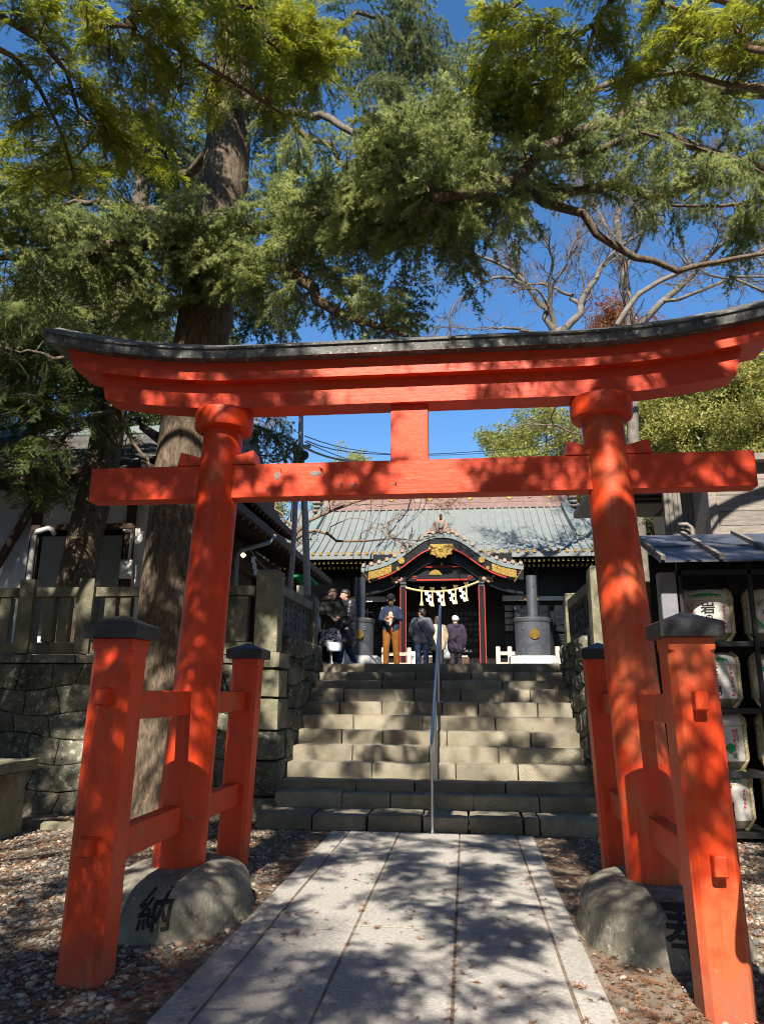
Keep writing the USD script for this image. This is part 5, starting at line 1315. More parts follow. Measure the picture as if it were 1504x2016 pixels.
person('person in long black puffer coat striding past the left bronze tub', P(682, 10.3), -1.0, 1.72, arms=(((-.25, .04, 1.12), (-.22, .04, .92)), ((.25, -.06, 1.12), (.2, -.16, .95))), legs=(((-.10, .08, .50), (-.10, .26, .12)), ((.10, -.14, .50), (.10, -.18, .075))), head_tilt=.3, top=puff, top_len=.50, top_fat=.05, pants=jeans, shoes=leather, hair='short', puffer=True, hood=True)


def tote(t, V, hd):
    MB().box(*V(-.17, .15), *V(-.30, -.20), *V(.33, .52), .02).build('paper_bag', M['paper'], t)


person('person with brown hair, dark jacket and floral skirt looking down beside the puffer coat', P(653, 9.0), .5, 1.56, arms=(((-.22, -.06, 1.12), (-.10, -.22, 1.05)), ((.22, -.06, 1.12), (.08, -.22, 1.05))), head_tilt=.9, top=cloth('dark_olive', (.02, .022, .018)), top_len=.78, top_fat=.03, pants=black_, skirt=floral, shoes=leather, hair='bun', hair_m=HAIR_BROWN, extras=(tote,))
person('person in white jacket with long hair, partly hidden behind the end pillar', P(640, 9.8), .9, 1.60, top=white_, top_len=.80, top_fat=.03, pants=black_, shoes=leather, hair='long', hair_m=HAIR_BROWN, head_tilt=.5)


def camera_phone(t, V, hd):
    MB().box(*V(-.04, .04), *V(-.36, -.35), *V(1.30, 1.46), .004).build('phone', black_, t)


person('person in dark coat at the viewer side whose shadow falls on the faded front post', (1.92, -2.34, GZ), PI + .3, 1.70, arms=(((-.19, -.10, 1.12), (-.08, -.26, 1.34)), ((.19, -.12, 1.12), (.08, -.26, 1.34))), top=navy, top_len=.75, top_fat=-.015, pants=jeans, shoes=leather, hair='short', extras=(camera_phone,))

# ================================================================ trees
def needle_tri(V, F, p, d, L, w, side):
    k = len(V); V += [p + side * w, p - side * w, p + d * L]; F.append((k, k + 1, k + 2))


def cedar_proto(seed, length=.36, tufts=15, needles=11, nl=.040, nw=.0036, laterals=4):
    """A cedar branchlet: a stem carrying rosettes of needles, with a few side stems."""
    r = np.random.default_rng(seed); V, F = [], []
    stems = [(np.zeros(3), np.array([1, 0, 0.]), length, tufts)]
    for k in range(laterals):
        t = .15 + .7 * k / laterals; s = 1 if k % 2 else -1; a = r.uniform(.6, 1.0)
        stems.append((np.array([length * t, 0, -.04 * t * t]), np.array([math.cos(a), s * math.sin(a), r.uniform(-.25, .1)]), length * r.uniform(.3, .5) * (1.1 - .5 * t), tufts // 2))
    for o, d, L, nt in stems:
        d = d / np.linalg.norm(d)
        pts = [o + d * L * t + np.array([0, 0, -.16 * L * t * t]) for t in np.linspace(0, 1, 5)]
        b = MB().tube(pts, np.linspace(.0028, .0012, 5), 3, False); v, f = b.arrays()
        k = len(V); V += list(v); F += [tuple(x + k) for x in f]
        for q in range(nt):
            t = (q + r.uniform(.1, .9)) / nt
            p = o + d * L * t + np.array([0, 0, -.16 * L * t * t]) + r.normal(0, .004, 3)
            ax = d * .5 + r.normal(0, .7, 3) + np.array([0, 0, .55]); ax /= np.linalg.norm(ax)
            p = p + ax * r.uniform(.0, .012)
            for _ in range(needles):
                nd = ax * .45 + r.normal(0, .60, 3); nd /= np.linalg.norm(nd)
                sd = np.cross(nd, r.normal(0, 1, 3)); sd /= np.linalg.norm(sd) + 1e-9
                needle_tri(V, F, p, nd, nl * r.uniform(.7, 1.15), nw, sd)
    return np.array(V), np.array(F)


def spray_proto(seed, length=.19, rows=12, ll=.021, lw=.0052, laterals=6):
    """A flat spray: a stem with side stems, each set with two ranks of short flat leaves."""
    r = np.random.default_rng(seed); V, F = [], []
    stems = [(np.zeros(3), np.array([1, 0, 0.]), length, rows)]
    for k in range(laterals):
        t = .12 + .75 * k / laterals; s = 1 if k % 2 else -1; a = r.uniform(.7, 1.05)
        stems.append((np.array([length * t, 0, -.05 * t * t]), np.array([math.cos(a), s * math.sin(a), r.uniform(-.2, .15)]), length * (.5 - .25 * t) * r.uniform(.8, 1.2), rows // 2 + 1))
    for o, d, L, n in stems:
        d = d / np.linalg.norm(d); side = np.cross(d, [0, 0, 1]); side /= np.linalg.norm(side)
        for q in range(n):
            t = (q + .5) / n; p = o + d * L * t + np.array([0, 0, -.2 * L * t * t])
            for s in (-1, 1):
                a = r.uniform(.75, 1.15); ld = d * math.cos(a) + s * side * math.sin(a) + np.array([0, 0, r.normal(0, .25)]); ld /= np.linalg.norm(ld)
                wv = np.cross(ld, [0, 0, 1]) + r.normal(0, .35, 3); wv = wv / np.linalg.norm(wv) * lw
                l = ll * r.uniform(.7, 1.2) * (1.1 - .4 * t); k = len(V)
                V += [p, p + ld * l * .45 + wv, p + ld * l, p + ld * l * .45 - wv]; F += [(k, k + 1, k + 2), (k, k + 2, k + 3)]
        b = MB().tube([o, o + d * L * .5 + np.array([0, 0, -.05 * L]), o + d * L + np.array([0, 0, -.2 * L])], [.0022, .0016, .0008], 3, False); v, f = b.arrays()
        k = len(V); V += list(v); F += [tuple(x + k) for x in f]
    return np.array(V), np.array(F)


def tuft_proto(seed, n=110, R=.5, s=.10):
    """A loose clump of small leafy faces, for crowns too far off to show single leaves."""
    r = np.random.default_rng(seed); V, F = [], []
    for _ in range(n):
        p = r.normal(0, 1, 3); p = p / np.linalg.norm(p) * R * r.uniform(.2, 1) ** .5 * np.array([1, 1, .7])
        d = p / R + r.normal(0, .6, 3) + [0, 0, .3]; d /= np.linalg.norm(d); w = np.cross(d, r.normal(0, 1, 3)); w /= np.linalg.norm(w)
        l = s * r.uniform(.6, 1.5); k = len(V)
        V += [p - w * l * .3, p + w * l * .3, p + d * l + w * l * .1, p + d * l - w * l * .12]; F += [(k, k + 1, k + 2), (k, k + 2, k + 3)]
    return np.array(V), np.array(F)


PROTO = {'cedar': [cedar_proto(k) for k in range(4)], 'spray': [spray_proto(10 + k) for k in range(4)], 'tuft': [tuft_proto(20 + k) for k in range(3)]}


class Crown:
    def __init__(self, kind, m, seed=0):
        self.kind, self.m = kind, m
        self.r = np.random.default_rng(seed)
        self.P, self.X, self.Z, self.S, self.wood = [], [], [], [], MB()

    def twig(self, p, x, scale, z=None):
        self.P.append(p); self.X.append(x); self.S.append(scale); self.Z.append((0, 0, 1) if z is None else z)

    def branchlet(self, o, e, droop=.15, spacing=.075, scale=1.0, wood=.009, from_t=.12, spread=(.45, 1.1), hang=.25):
        r = self.r; o, e = np.asarray(o, float), np.asarray(e, float); L = np.linalg.norm(e - o)
        if L < .05: return
        side = np.cross(e - o, [0, 0, 1.0]); side /= np.linalg.norm(side) + 1e-9
        bow = side * r.normal(0, .10) * L
        c = lambda t: o + (e - o) * t + bow * 4 * t * (1 - t) * .6 + np.array([0, 0, droop * L * (4 * t * (1 - t) * .35 - t * t * .5)])
        n = max(4, int(L / .16))
        pts = [c(t) + r.normal(0, .012, 3) * (0 < t < 1) for t in np.linspace(0, 1, n)]
        self.wood.tube(pts, np.linspace(wood, wood * .3, n), 5, False)
        k = max(2, int(L * (1 - from_t) / spacing))
        for q in range(k + 1):
            t = from_t + (1 - from_t) * (q + r.uniform(-.3, .3)) / k
            t = min(max(t, 0), 1); p = c(t); d = c(min(t + .03, 1.03)) - c(t - .03); d /= np.linalg.norm(d)
            s = (1 if q % 2 else -1); a = r.uniform(*spread) if q < k else 0
            sd = np.cross(d, [0, 0, 1.0]); sd /= np.linalg.norm(sd) + 1e-9
            x = d * math.cos(a) + s * sd * math.sin(a) + np.array([0, 0, -hang * r.uniform(.2, 1.6)]) + r.normal(0, .12, 3)
            self.twig(p, x / np.linalg.norm(x), scale * r.uniform(.75, 1.25), (r.normal(0, .35), r.normal(0, .35), 1))

    def clump(self, c, rad, n, limbs, L=(.5, 1.1), **kw):
        """Branchlets that end inside the ellipsoid (c, rad) and spring from the side of the nearest limb."""
        r = self.r; T = cKDTree(limbs)
        for _ in range(n):
            u = r.normal(0, 1, 3); u = u / np.linalg.norm(u) * r.uniform(0, 1) ** (1 / 2.4)
            e = np.asarray(c) + u * np.asarray(rad)
            q = limbs[T.query(e)[1]]; d = q - e; dist = np.linalg.norm(d) + 1e-6
            d = d / dist + r.normal(0, .28, 3); d /= np.linalg.norm(d)
            self.branchlet(e + d * min(dist, r.uniform(*L)), e, **kw)

    def build(self, parent, name='crown', protos=None):
        P = np.array(self.P, np.float32); X = np.array(self.X, float); Z = np.array(self.Z, float); S = np.array(self.S, np.float32)
        X /= np.linalg.norm(X, axis=1, keepdims=True); Y = np.cross(Z, X); Y /= np.linalg.norm(Y, axis=1, keepdims=True) + 1e-9; Z = np.cross(X, Y)
        from scipy.spatial.transform import Rotation
        q = Rotation.from_matrix(np.stack([X, Y, Z], -1)).as_quat()
        pi = UsdGeom.PointInstancer.Define(stage, numbered(str(parent.GetPath()), name))
        pr = protos or PROTO[self.kind]
        for k, (v, f) in enumerate(pr):
            m = usdkit.mesh(stage, f'{pi.GetPath()}/protos/leafy_twig_{k}', (v, f), self.m)
            pi.GetPrototypesRel().AddTarget(m.GetPath())
        pi.CreateProtoIndicesAttr(Vt.IntArray.FromNumpy(self.r.integers(0, len(pr), len(P)).astype(np.int32)))
        pi.CreatePositionsAttr(Vt.Vec3fArray.FromNumpy(P))
        pi.CreateOrientationsAttr(Vt.QuathArray([Gf.Quath(float(w), float(x), float(y), float(z)) for x, y, z, w in q]))
        pi.CreateScalesAttr(Vt.Vec3fArray.FromNumpy(np.repeat(S[:, None], 3, 1)))
        tag(pi, kind='stuff')
        return len(P)


def limb(parent, pts, r0, r1, m, name='limb', n=14, amp=.04, seed=0, sides=9):
    q = wiggle(pts, n, amp, seed)
    MB().tube(q, np.linspace(r0, r1, n), sides).build(name, m, parent, True)
    return np.vstack([q[:-1] + (q[1:] - q[:-1]) * t for t in (0, .5)] + [q[-1:]])


def trunk(parent, pts, radii, m, flare=.25, n=60, sides=64, furrow=.022, lobes=6, seed=0):
    """A tapered trunk with buttressed foot and furrowed surface."""
    from scipy.interpolate import CubicSpline
    pts = np.asarray(pts, float); s = np.linspace(0, 1, len(pts))
    u = np.linspace(0, 1, n); c = CubicSpline(s, pts)(u); R = np.interp(u, np.linspace(0, 1, len(radii)), radii)
    th = np.linspace(0, 2 * PI, sides, endpoint=False); L = np.linalg.norm(pts[-1] - pts[0])
    V = []
    for k in range(n):
        h = u[k] * L; fl = flare * math.exp(-h / .35)
        x = np.stack([np.cos(th) * 6 / 1.0, np.sin(th) * 6, np.full(sides, h * .9)], -1)
        fur = (meshkit.fbm(x * np.array([1.1, 1.1, .5]) + seed, 4) - .5) * 2
        rr = R[k] * (1 + fl * (.7 + .5 * np.cos(lobes * th + 1.3 * seed))) + furrow * fur * (R[k] / R[0]) ** .5
        V.append(np.stack([c[k, 0] + rr * np.cos(th), c[k, 1] + rr * np.sin(th), np.full(sides, c[k, 2])], -1))
    V = np.vstack(V); i, j = np.meshgrid(np.arange(n - 1), np.arange(sides), indexing='ij')
    q = np.stack([i * sides + j, i * sides + (j + 1) % sides, (i + 1) * sides + (j + 1) % sides, (i + 1) * sides + j], -1).reshape(-1, 4)
    obj('trunk', (V, q), m, parent, True)
    return c


def pxr_(c, Y, r):
    """Radius in the photograph's pixels at depth Y -> metres."""
    return r * (np.dot(np.asarray(c) - EYE, FWD)) / FOCAL_PX


def clumps(cr, specs, limbs, depth=.8, dens=1.0, **kw):
    for (px, py, Y, rx, ry, n) in specs:
        c = at(px, py, Y); cr.clump(c, (pxr_(c, Y, rx), depth, pxr_(c, Y, ry)), max(1, int(n * dens)), limbs, **kw)


A = lambda *s: [at(*q) for q in s]

# ---- the great cedar beside the stairs
t1 = thing('cedar_tree', 'tall furrowed cedar whose thick trunk rises behind the glossy red column', 'tree')
ctr = trunk(t1, [(-3.27, 3.30, -.1), (-3.26, 3.3, 1.2), (-3.25, 3.3, 2.6), (-3.2, 3.3, 4.4), (-3.0, 3.3, 6.6), (-2.87, 3.3, 8.6), (-2.85, 3.3, 11), (-2.85, 3.35, 17)], [.37, .335, .335, .33, .36, .33, .27, .08], M['bark'], flare=.22, n=110, seed=1)
Lb = [ctr[45:]]
Lb.append(limb(t1, [(-2.9, 3.2, 7.0)] + A((520, 520, 2.7), (580, 535, 2.3), (650, 600, 2.0), (715, 640, 1.6), (800, 660, 1.2)), .12, .025, M['bark'], seed=1))
Lb.append(limb(t1, [(-2.85, 3.2, 7.9)] + A((540, 445, 2.6), (640, 430, 2.0), (760, 440, 1.4)), .11, .02, M['bark'], seed=2))
Lb.append(limb(t1, [(-2.8, 3.2, 10.2)] + A((530, 215, 2.6), (620, 228, 2.1), (690, 262, 1.6), (745, 302, 1.2)), .075, .03, M['bark_grey'], seed=3))
Lb.append(limb(t1, [(-2.8, 3.2, 10.1)] + A((545, 225, 2.9), (600, 262, 2.9), (660, 300, 3.0), (720, 335, 3.0), (800, 380, 3.2)), .07, .02, M['bark'], seed=4))
Lb.append(limb(t1, [(-3.0, 3.2, 7.6)] + A((340, 470, 2.7), (220, 480, 2.2), (80, 500, 1.8), (-60, 520, 1.6)), .12, .02, M['bark'], seed=5))
Lb.append(limb(t1, [(-3.0, 3.2, 8.2)] + A((330, 420, 4.0), (200, 400, 4.6), (60, 420, 5.2)), .1, .02, M['bark'], seed=6))
Lb.append(limb(t1, [(-3.05, 3.2, 6.5)] + A((330, 590, 3.5), (220, 600, 4.0), (100, 590, 4.4)), .08, .02, M['bark'], seed=7))
Lb.append(limb(t1, [(-2.9, 3.3, 9.4)] + A((390, 330, 3.6), (280, 300, 4.2), (120, 330, 5)), .09, .02, M['bark'], seed=8))
Lb.append(limb(t1, [(-2.85, 3.3, 11.6)] + A((520, 120, 3.5), (640, 60, 3.6), (760, 40, 3.8)), .09, .02, M['bark'], seed=9))
Lb = np.vstack(Lb)
c1 = Crown('cedar', M['needle'], 1)
kw = dict(dens=.95, spacing=.085, hang=.30, droop=.2)
clumps(c1, [(50, 440, 1.8, 110, 60, 22), (170, 450, 2.2, 110, 60, 26), (300, 460, 2.5, 90, 60, 26), (60, 540, 1.9, 90, 50, 16), (190, 550, 2.4, 100, 50, 22), (330, 545, 2.6, 90, 50, 22), (440, 500, 2.4, 70, 60, 22),
             (430, 440, 2.4, 70, 60, 20), (400, 500, 2.6, 60, 40, 14), (500, 550, 2.4, 60, 35, 14), (120, 620, 4.0, 90, 40, 14), (280, 620, 3.8, 90, 50, 18)], Lb, depth=.9, **kw)
clumps(c1, [(555, 430, 2.5, 70, 50, 24), (640, 420, 2.1, 80, 45, 26), (730, 430, 1.6, 75, 40, 22), (690, 480, 1.8, 80, 30, 14), (560, 500, 2.5, 60, 40, 14), (590, 590, 2.4, 50, 45, 7), (680, 590, 2.0, 60, 45, 10), (760, 610, 1.4, 55, 40, 9),
             (620, 480, 2.2, 70, 40, 12), (800, 560, 1.6, 30, 60, 5)], Lb, depth=.7, **kw)
clumps(c1, [(530, 310, 3.2, 40, 60, 6), (590, 350, 3.2, 50, 35, 6), (700, 365, 3.0, 60, 30, 6), (560, 385, 3.0, 70, 30, 12), (650, 205, 2.4, 60, 40, 1), (740, 250, 1.8, 40, 50, 2)], Lb, depth=.8, **kw)
c1.build(t1); c1.wood.build('branchlets', M['twigwood'], t1, kind='stuff')
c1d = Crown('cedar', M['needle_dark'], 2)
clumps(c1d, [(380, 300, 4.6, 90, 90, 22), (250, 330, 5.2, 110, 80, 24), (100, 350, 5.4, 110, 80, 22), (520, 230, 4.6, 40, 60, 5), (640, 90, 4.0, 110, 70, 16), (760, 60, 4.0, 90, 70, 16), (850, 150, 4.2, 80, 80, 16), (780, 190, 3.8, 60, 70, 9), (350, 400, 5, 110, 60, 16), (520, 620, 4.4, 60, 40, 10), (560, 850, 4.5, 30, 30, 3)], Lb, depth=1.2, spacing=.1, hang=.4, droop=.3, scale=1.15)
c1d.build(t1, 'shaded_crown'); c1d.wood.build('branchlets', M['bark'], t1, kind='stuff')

# ---- the second trunk behind the fence, with the dark evergreen mass over the white building
t2 = thing('evergreen_tree', 'dark leaning evergreen standing between the stone fence and the white building', 'tree')
ct2 = trunk(t2, [(-6.25, 6.3, 1.9), (-6.15, 6.3, 3.3), (-6.0, 6.3, 4.6), (-5.85, 6.3, 6), (-5.7, 6.3, 9), (-5.6, 6.3, 13)], [.36, .30, .285, .28, .22, .07], M['bark'], flare=.1, seed=2, sides=48, n=70)
L2 = [ct2[25:]]
for k, s in enumerate([A((200, 720, 5.5), (120, 700, 5), (20, 690, 4.6)), A((300, 690, 5.6), (360, 680, 5.4)), A((150, 850, 5.2), (90, 900, 4.8), (60, 960, 4.5)), A((100, 640, 7), (0, 620, 7)), A((220, 800, 5.4), (150, 830, 5), (80, 800, 4.6)), A((260, 860, 5.6), (300, 930, 5.2))]):
    L2.append(limb(t2, [(-5.8, 6.2, 6.6 + .3 * k)] + s, .08, .015, M['bark'], seed=20 + k))
L2 = np.vstack(L2)
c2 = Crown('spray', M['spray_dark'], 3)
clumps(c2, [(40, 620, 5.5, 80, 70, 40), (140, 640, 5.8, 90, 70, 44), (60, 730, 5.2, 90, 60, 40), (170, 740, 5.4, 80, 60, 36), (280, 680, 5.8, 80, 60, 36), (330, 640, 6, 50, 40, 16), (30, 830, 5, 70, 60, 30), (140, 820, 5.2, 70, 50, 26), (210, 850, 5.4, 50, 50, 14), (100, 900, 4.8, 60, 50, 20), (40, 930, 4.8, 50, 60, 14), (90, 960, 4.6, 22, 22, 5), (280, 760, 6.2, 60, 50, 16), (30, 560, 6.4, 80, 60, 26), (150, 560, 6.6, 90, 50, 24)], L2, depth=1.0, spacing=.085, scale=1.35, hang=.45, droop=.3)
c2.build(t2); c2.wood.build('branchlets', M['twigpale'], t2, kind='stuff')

# ---- the yew whose branches hang into the top of the picture, at the viewer's side of the gate
t3 = thing('yew_tree', 'yellow green yew arching overhead with brown forked branches', 'tree')
ct3 = trunk(t3, [(-6.4, -3.2, -.1), (-6.3, -3.0, 2.5), (-6.0, -2.7, 5), (-5.4, -2.3, 7.6), (-4.6, -2.0, 10)], [.32, .27, .24, .18, .08], M['bark'], seed=3)
L3 = [ct3[30:]]
spec3 = [[(-5.4, -2.3, 7.6)] + A((250, -60, -.6), (264, 15, -.6), (330, 75, -.4), (430, 140, -.1), (560, 230, .4)), [(-5.6, -2.4, 7.0)] + A((-80, -40, -1.2), (0, 20, -1.0), (95, 90, -.8), (140, 165, -.5), (200, 260, 0.0)),
         [(-4.8, -2.1, 9)] + A((350, -60, -.4), (440, 60, 0.0), (520, 130, .3), (610, 160, .8)), [(-5.2, -2.2, 8)] + A((400, -60, -.3), (480, 40, 0), (560, 110, .5), (640, 140, .9)),
         [(-6, -2.7, 5.6)] + A((-120, 60, -1.4), (0, 85, -1.0), (60, 150, -.6), (110, 250, -.2), (140, 340, .2)), [at(264, 15, -.6)] + A((258, 45, -.7), (215, 58, -.8))]
for k, s in enumerate(spec3):
    L3.append(limb(t3, s, [.07, .065, .06, .05, .06, .04][k], .012, M['twigwood'], seed=40 + k, amp=.03))
L3 = np.vstack(L3)
c3 = Crown('spray', M['spray'], 4)
kw3 = dict(dens=.82, scale=1.0, spacing=.055, hang=.12, droop=.12, L=(.35, .8), wood=.008)
clumps(c3, [(60, 60, -.9, 90, 60, 22), (190, 60, -.8, 90, 60, 26), (320, 60, -.5, 90, 60, 28), (450, 60, -.2, 80, 60, 30), (560, 60, .2, 70, 60, 28), (640, 110, .7, 60, 60, 24), (60, 170, -.6, 80, 60, 22), (170, 180, -.4, 80, 60, 24), (290, 170, -.3, 80, 60, 24), (390, 150, 0, 70, 40, 20), (520, 180, .3, 70, 50, 24),
             (590, 140, .6, 50, 50, 18), (90, 280, -.1, 80, 50, 16), (210, 280, .1, 80, 50, 16), (150, 350, .3, 70, 40, 8), (270, 340, .4, 60, 50, 8), (310, 260, .2, 50, 40, 8), (20, 320, 0, 60, 60, 12), (600, 30, .3, 50, 40, 14)], L3, depth=.55, **kw3)
c3.build(t3); c3.wood.build('branchlets', M['twigwood'], t3, kind='stuff')

# ---- its neighbour over the other side
t4 = thing('overhanging_yew', 'olive yew branches hanging over the top corner above the faded red column', 'tree')
ct4 = trunk(t4, [(6.6, -2.8, -.1), (6.5, -2.6, 2.5), (6.3, -2.2, 5), (5.8, -1.6, 7.6), (5, -1.2, 10)], [.30, .26, .24, .18, .08], M['bark'], seed=4)
L4 = [ct4[30:]]
spec4 = [[(5.6, -1.5, 8.2)] + A((1250, -40, -.4), (1178, -10, -.2), (1180, 40, 0.0), (1172, 90, .2), (1100, 145, .6), (1020, 165, 1.0)), [(6.0, -1.9, 6.8)] + A((1560, 110, -.8), (1450, 60, -.5), (1340, 20, -.2), (1230, -20, 0)),
         [(5.4, -1.4, 8.8)] + A((1100, -50, .2), (1000, 30, .6), (950, 110, .9)), [(6.2, -2, 6.2)] + A((1560, 190, -.6), (1430, 160, -.2), (1300, 150, .3), (1200, 180, .7)), [at(1180, 40, 0)] + A((1140, 62, .2), (1050, 70, .5))]
for k, s in enumerate(spec4):
    L4.append(limb(t4, s, [.06, .06, .05, .055, .03][k], .012, M['twigwood'], seed=60 + k, amp=.03))
L4 = np.vstack(L4)
c4 = Crown('spray', M['spray'], 5)
clumps(c4, [(980, 50, .6, 60, 60, 28), (1060, 90, .5, 70, 60, 28), (1150, 60, .1, 80, 60, 26), (1250, 70, 0, 80, 60, 26), (1350, 60, -.2, 80, 60, 26), (1450, 70, -.5, 80, 60, 26), (960, 140, .8, 40, 60, 20), (1040, 180, .8, 60, 50, 20), (1130, 160, .6, 70, 50, 18), (1250, 150, .3, 70, 40, 14), (1380, 130, 0, 70, 40, 14), (1470, 150, -.2, 60, 40, 12), (1010, 240, 1, 40, 40, 8), (950, 200, 1, 30, 40, 8)], L4, depth=.5, **kw3)
c4.build(t4); c4.wood.build('branchlets', M['twigpale'], t4, kind='stuff')

# ---- the cedar that reaches in from beyond the barrel rack
t5 = thing('reaching_cedar', 'blue green cedar with long mossy limbs reaching over the gate from beside the rack', 'tree')
ct5 = trunk(t5, [(7.6, 4.6, 1.9), (7.5, 4.6, 4), (7.4, 4.6, 7), (7.3, 4.6, 10), (7.2, 4.6, 16)], [.36, .33, .3, .26, .08], M['bark'], seed=5)
L5 = [ct5[25:]]
spec5 = [[(7.3, 4.5, 9.3)] + A((1400, 180, 3.0), (1250, 205, 2.4), (1130, 265, 1.8), (1040, 320, 1.2), (980, 370, .8), (860, 395, .4)), [(7.4, 4.5, 8.0)] + A((1420, 300, 3.0), (1290, 268, 2.6), (1200, 285, 2.2), (1080, 300, 1.9), (960, 300, 1.5), (800, 300, 1.2)),
         [(7.4, 4.5, 7.2)] + A((1440, 345, 3.2), (1300, 372, 2.8), (1150, 380, 2.4), (1010, 385, 1.9), (900, 420, 1.4)), [at(1010, 385, 1.9)] + A((1080, 395, 1.6), (1160, 440, 1.6), (1225, 490, 1.7), (1330, 520, 1.9), (1500, 500, 2.0)),
         [(7.3, 4.5, 9.8)] + A((1420, 90, 3.4), (1250, 140, 3.2), (1100, 200, 2.8), (900, 180, 2.4)), [(7.5, 4.5, 7.0)] + A((1480, 330, 2.6), (1380, 290, 2.2), (1270, 268, 2.0)), [(7.4, 4.4, 6.4)] + A((1490, 400, 3.4), (1420, 410, 3), (1330, 400, 2.6))]
for k, s in enumerate(spec5):
    L5.append(limb(t5, s, [.13, .10, .11, .06, .09, .05, .06][k], [.045, .02, .03, .02, .02, .015, .015][k], M['bark'], seed=80 + k))
L5 = np.vstack(L5)
c5 = Crown('cedar', M['needle'], 6)
clumps(c5, [(740, 330, 1.2, 50, 70, 22), (800, 290, 1.2, 70, 60, 28), (860, 240, 1.6, 60, 60, 24), (820, 380, .8, 80, 50, 24), (900, 330, 1.2, 70, 60, 26), (930, 400, .9, 70, 35, 20), (950, 480, 1.2, 60, 22, 12), (870, 455, 1.1, 60, 30, 14), (720, 400, 1.2, 50, 40, 12), (990, 280, 1.5, 70, 60, 24), (1070, 250, 2.0, 70, 50, 22), (1030, 360, 1.4, 70, 30, 14),
             (1120, 330, 2.2, 80, 30, 16), (1200, 350, 2.4, 70, 25, 16), (1290, 370, 2.6, 70, 25, 18), (1390, 380, 2.8, 70, 30, 18), (1470, 400, 3.0, 50, 40, 14), (1180, 230, 2.4, 80, 50, 18), (1290, 220, 2.8, 80, 50, 16), (1400, 240, 3.0, 80, 60, 18), (1480, 280, 3.0, 40, 60, 10), (1330, 300, 2.6, 90, 30, 10), (930, 180, 2.4, 50, 60, 16), (1000, 190, 2.6, 70, 50, 14), (1200, 290, 2.2, 60, 20, 8),
             (1480, 455, 3.2, 40, 25, 8), (800, 440, 1.2, 70, 30, 14), (1400, 170, 3.2, 80, 40, 10)], L5, depth=.8, dens=.72, spacing=.085, hang=.28, droop=.18)
c5.build(t5); c5.wood.build('branchlets', M['bark'], t5, kind='stuff')


# ---- leafless trees
def bare_tree(parent, starts, depth=5, spread=.55, shrink=.72, m='bark_pale', twig='twigpale', seed=0, up=.25, min_r=.004):
    r = np.random.default_rng(seed); fine = MB()
    def go(p, d, L, rad, k):
        n = 5 if k > 1 else 4
        pts = [p]; dd = d.copy()
        for _ in range(n):
            dd = dd + r.normal(0, .13, 3) + np.array([0, 0, up * .06]); dd /= np.linalg.norm(dd); pts.append(pts[-1] + dd * L / n)
        if k >= depth - 1 and rad > .018:
            MB().tube(pts, np.linspace(rad, rad * shrink, n + 1), 8, False).build('limb', M[m], parent, True)
        else:
            fine.tube(pts, np.linspace(max(rad, .006), max(rad * shrink, .005), n + 1), 4 if rad < .012 else 6, False)
        if k <= 0: return
        for q in range(2 if r.random() < .6 else 3):
            ax = r.normal(0, 1, 3); ax -= dd * (ax @ dd); ax /= np.linalg.norm(ax)
            a = spread * r.uniform(.5, 1.3); nd = dd * math.cos(a) + ax * math.sin(a); nd[2] += up * r.uniform(-.3, 1); nd /= np.linalg.norm(nd)
            go(pts[-1 if q < 2 else r.integers(2, n)], nd, L * r.uniform(.62, .88), rad * shrink * r.uniform(.7, .95), k - 1)
        for q in range(4):
            i = r.integers(1, n); ax = r.normal(0, 1, 3); nd = dd * .5 + ax / np.linalg.norm(ax); nd /= np.linalg.norm(nd)
            if k <= 3: go(pts[i], nd, L * r.uniform(.3, .6), rad * .35, min(k - 1, 1))
    for pts, r0, r1, L, k in starts:
        q = wiggle(pts, 10, .03, seed); MB().tube(q, np.linspace(r0, r1, 10), 10).build('limb' if r0 < .1 else 'trunk', M[m], parent, True)
        d = q[-1] - q[-2]; go(q[-1], d / np.linalg.norm(d), L, r1 * .95, k)
        for j in (3, 5, 6, 7, 8):
            d = q[j] - q[j - 1]; d = d / np.linalg.norm(d) + r.normal(0, .5, 3); d /= np.linalg.norm(d)
            if r1 > .015: go(q[j], d, L * r.uniform(.6, .95), max(r1 * .4, .01), max(k - 2, 1))
    fine.build('twigs', M[twig], parent, kind='stuff')


b1 = thing('bare_tree', 'leafless pale tree forking behind the middle of the gate roof', 'tree')
bare_tree(b1, [([(3.3, 13, 1.9), *A((1150, 860, 13), (1135, 800, 13), (1115, 700, 13), (1092, 655, 13))], .20, .09, 1.0, 4),
               (A((1092, 655, 13), (1070, 610, 12.9), (1040, 565, 12.8), (1000, 530, 12.6)), .10, .05, 1.2, 5), (A((1092, 655, 13), (1130, 630, 13), (1142, 600, 13), (1165, 555, 13), (1195, 515, 13)), .11, .06, 1.2, 5),
               (A((1040, 565, 12.8), (1000, 545, 12.4), (930, 570, 12)), .045, .02, .9, 3), (A((1142, 600, 13), (1110, 575, 13.2), (1060, 560, 13.4)), .06, .03, 1.0, 3), (A((1050, 655, 13), (1010, 645, 12.6), (960, 650, 12)), .05, .02, 1.0, 3)], seed=3)
b2 = thing('bare_tree', 'leafless tree with mottled trunk and long pale boughs above the curved roof end', 'tree')
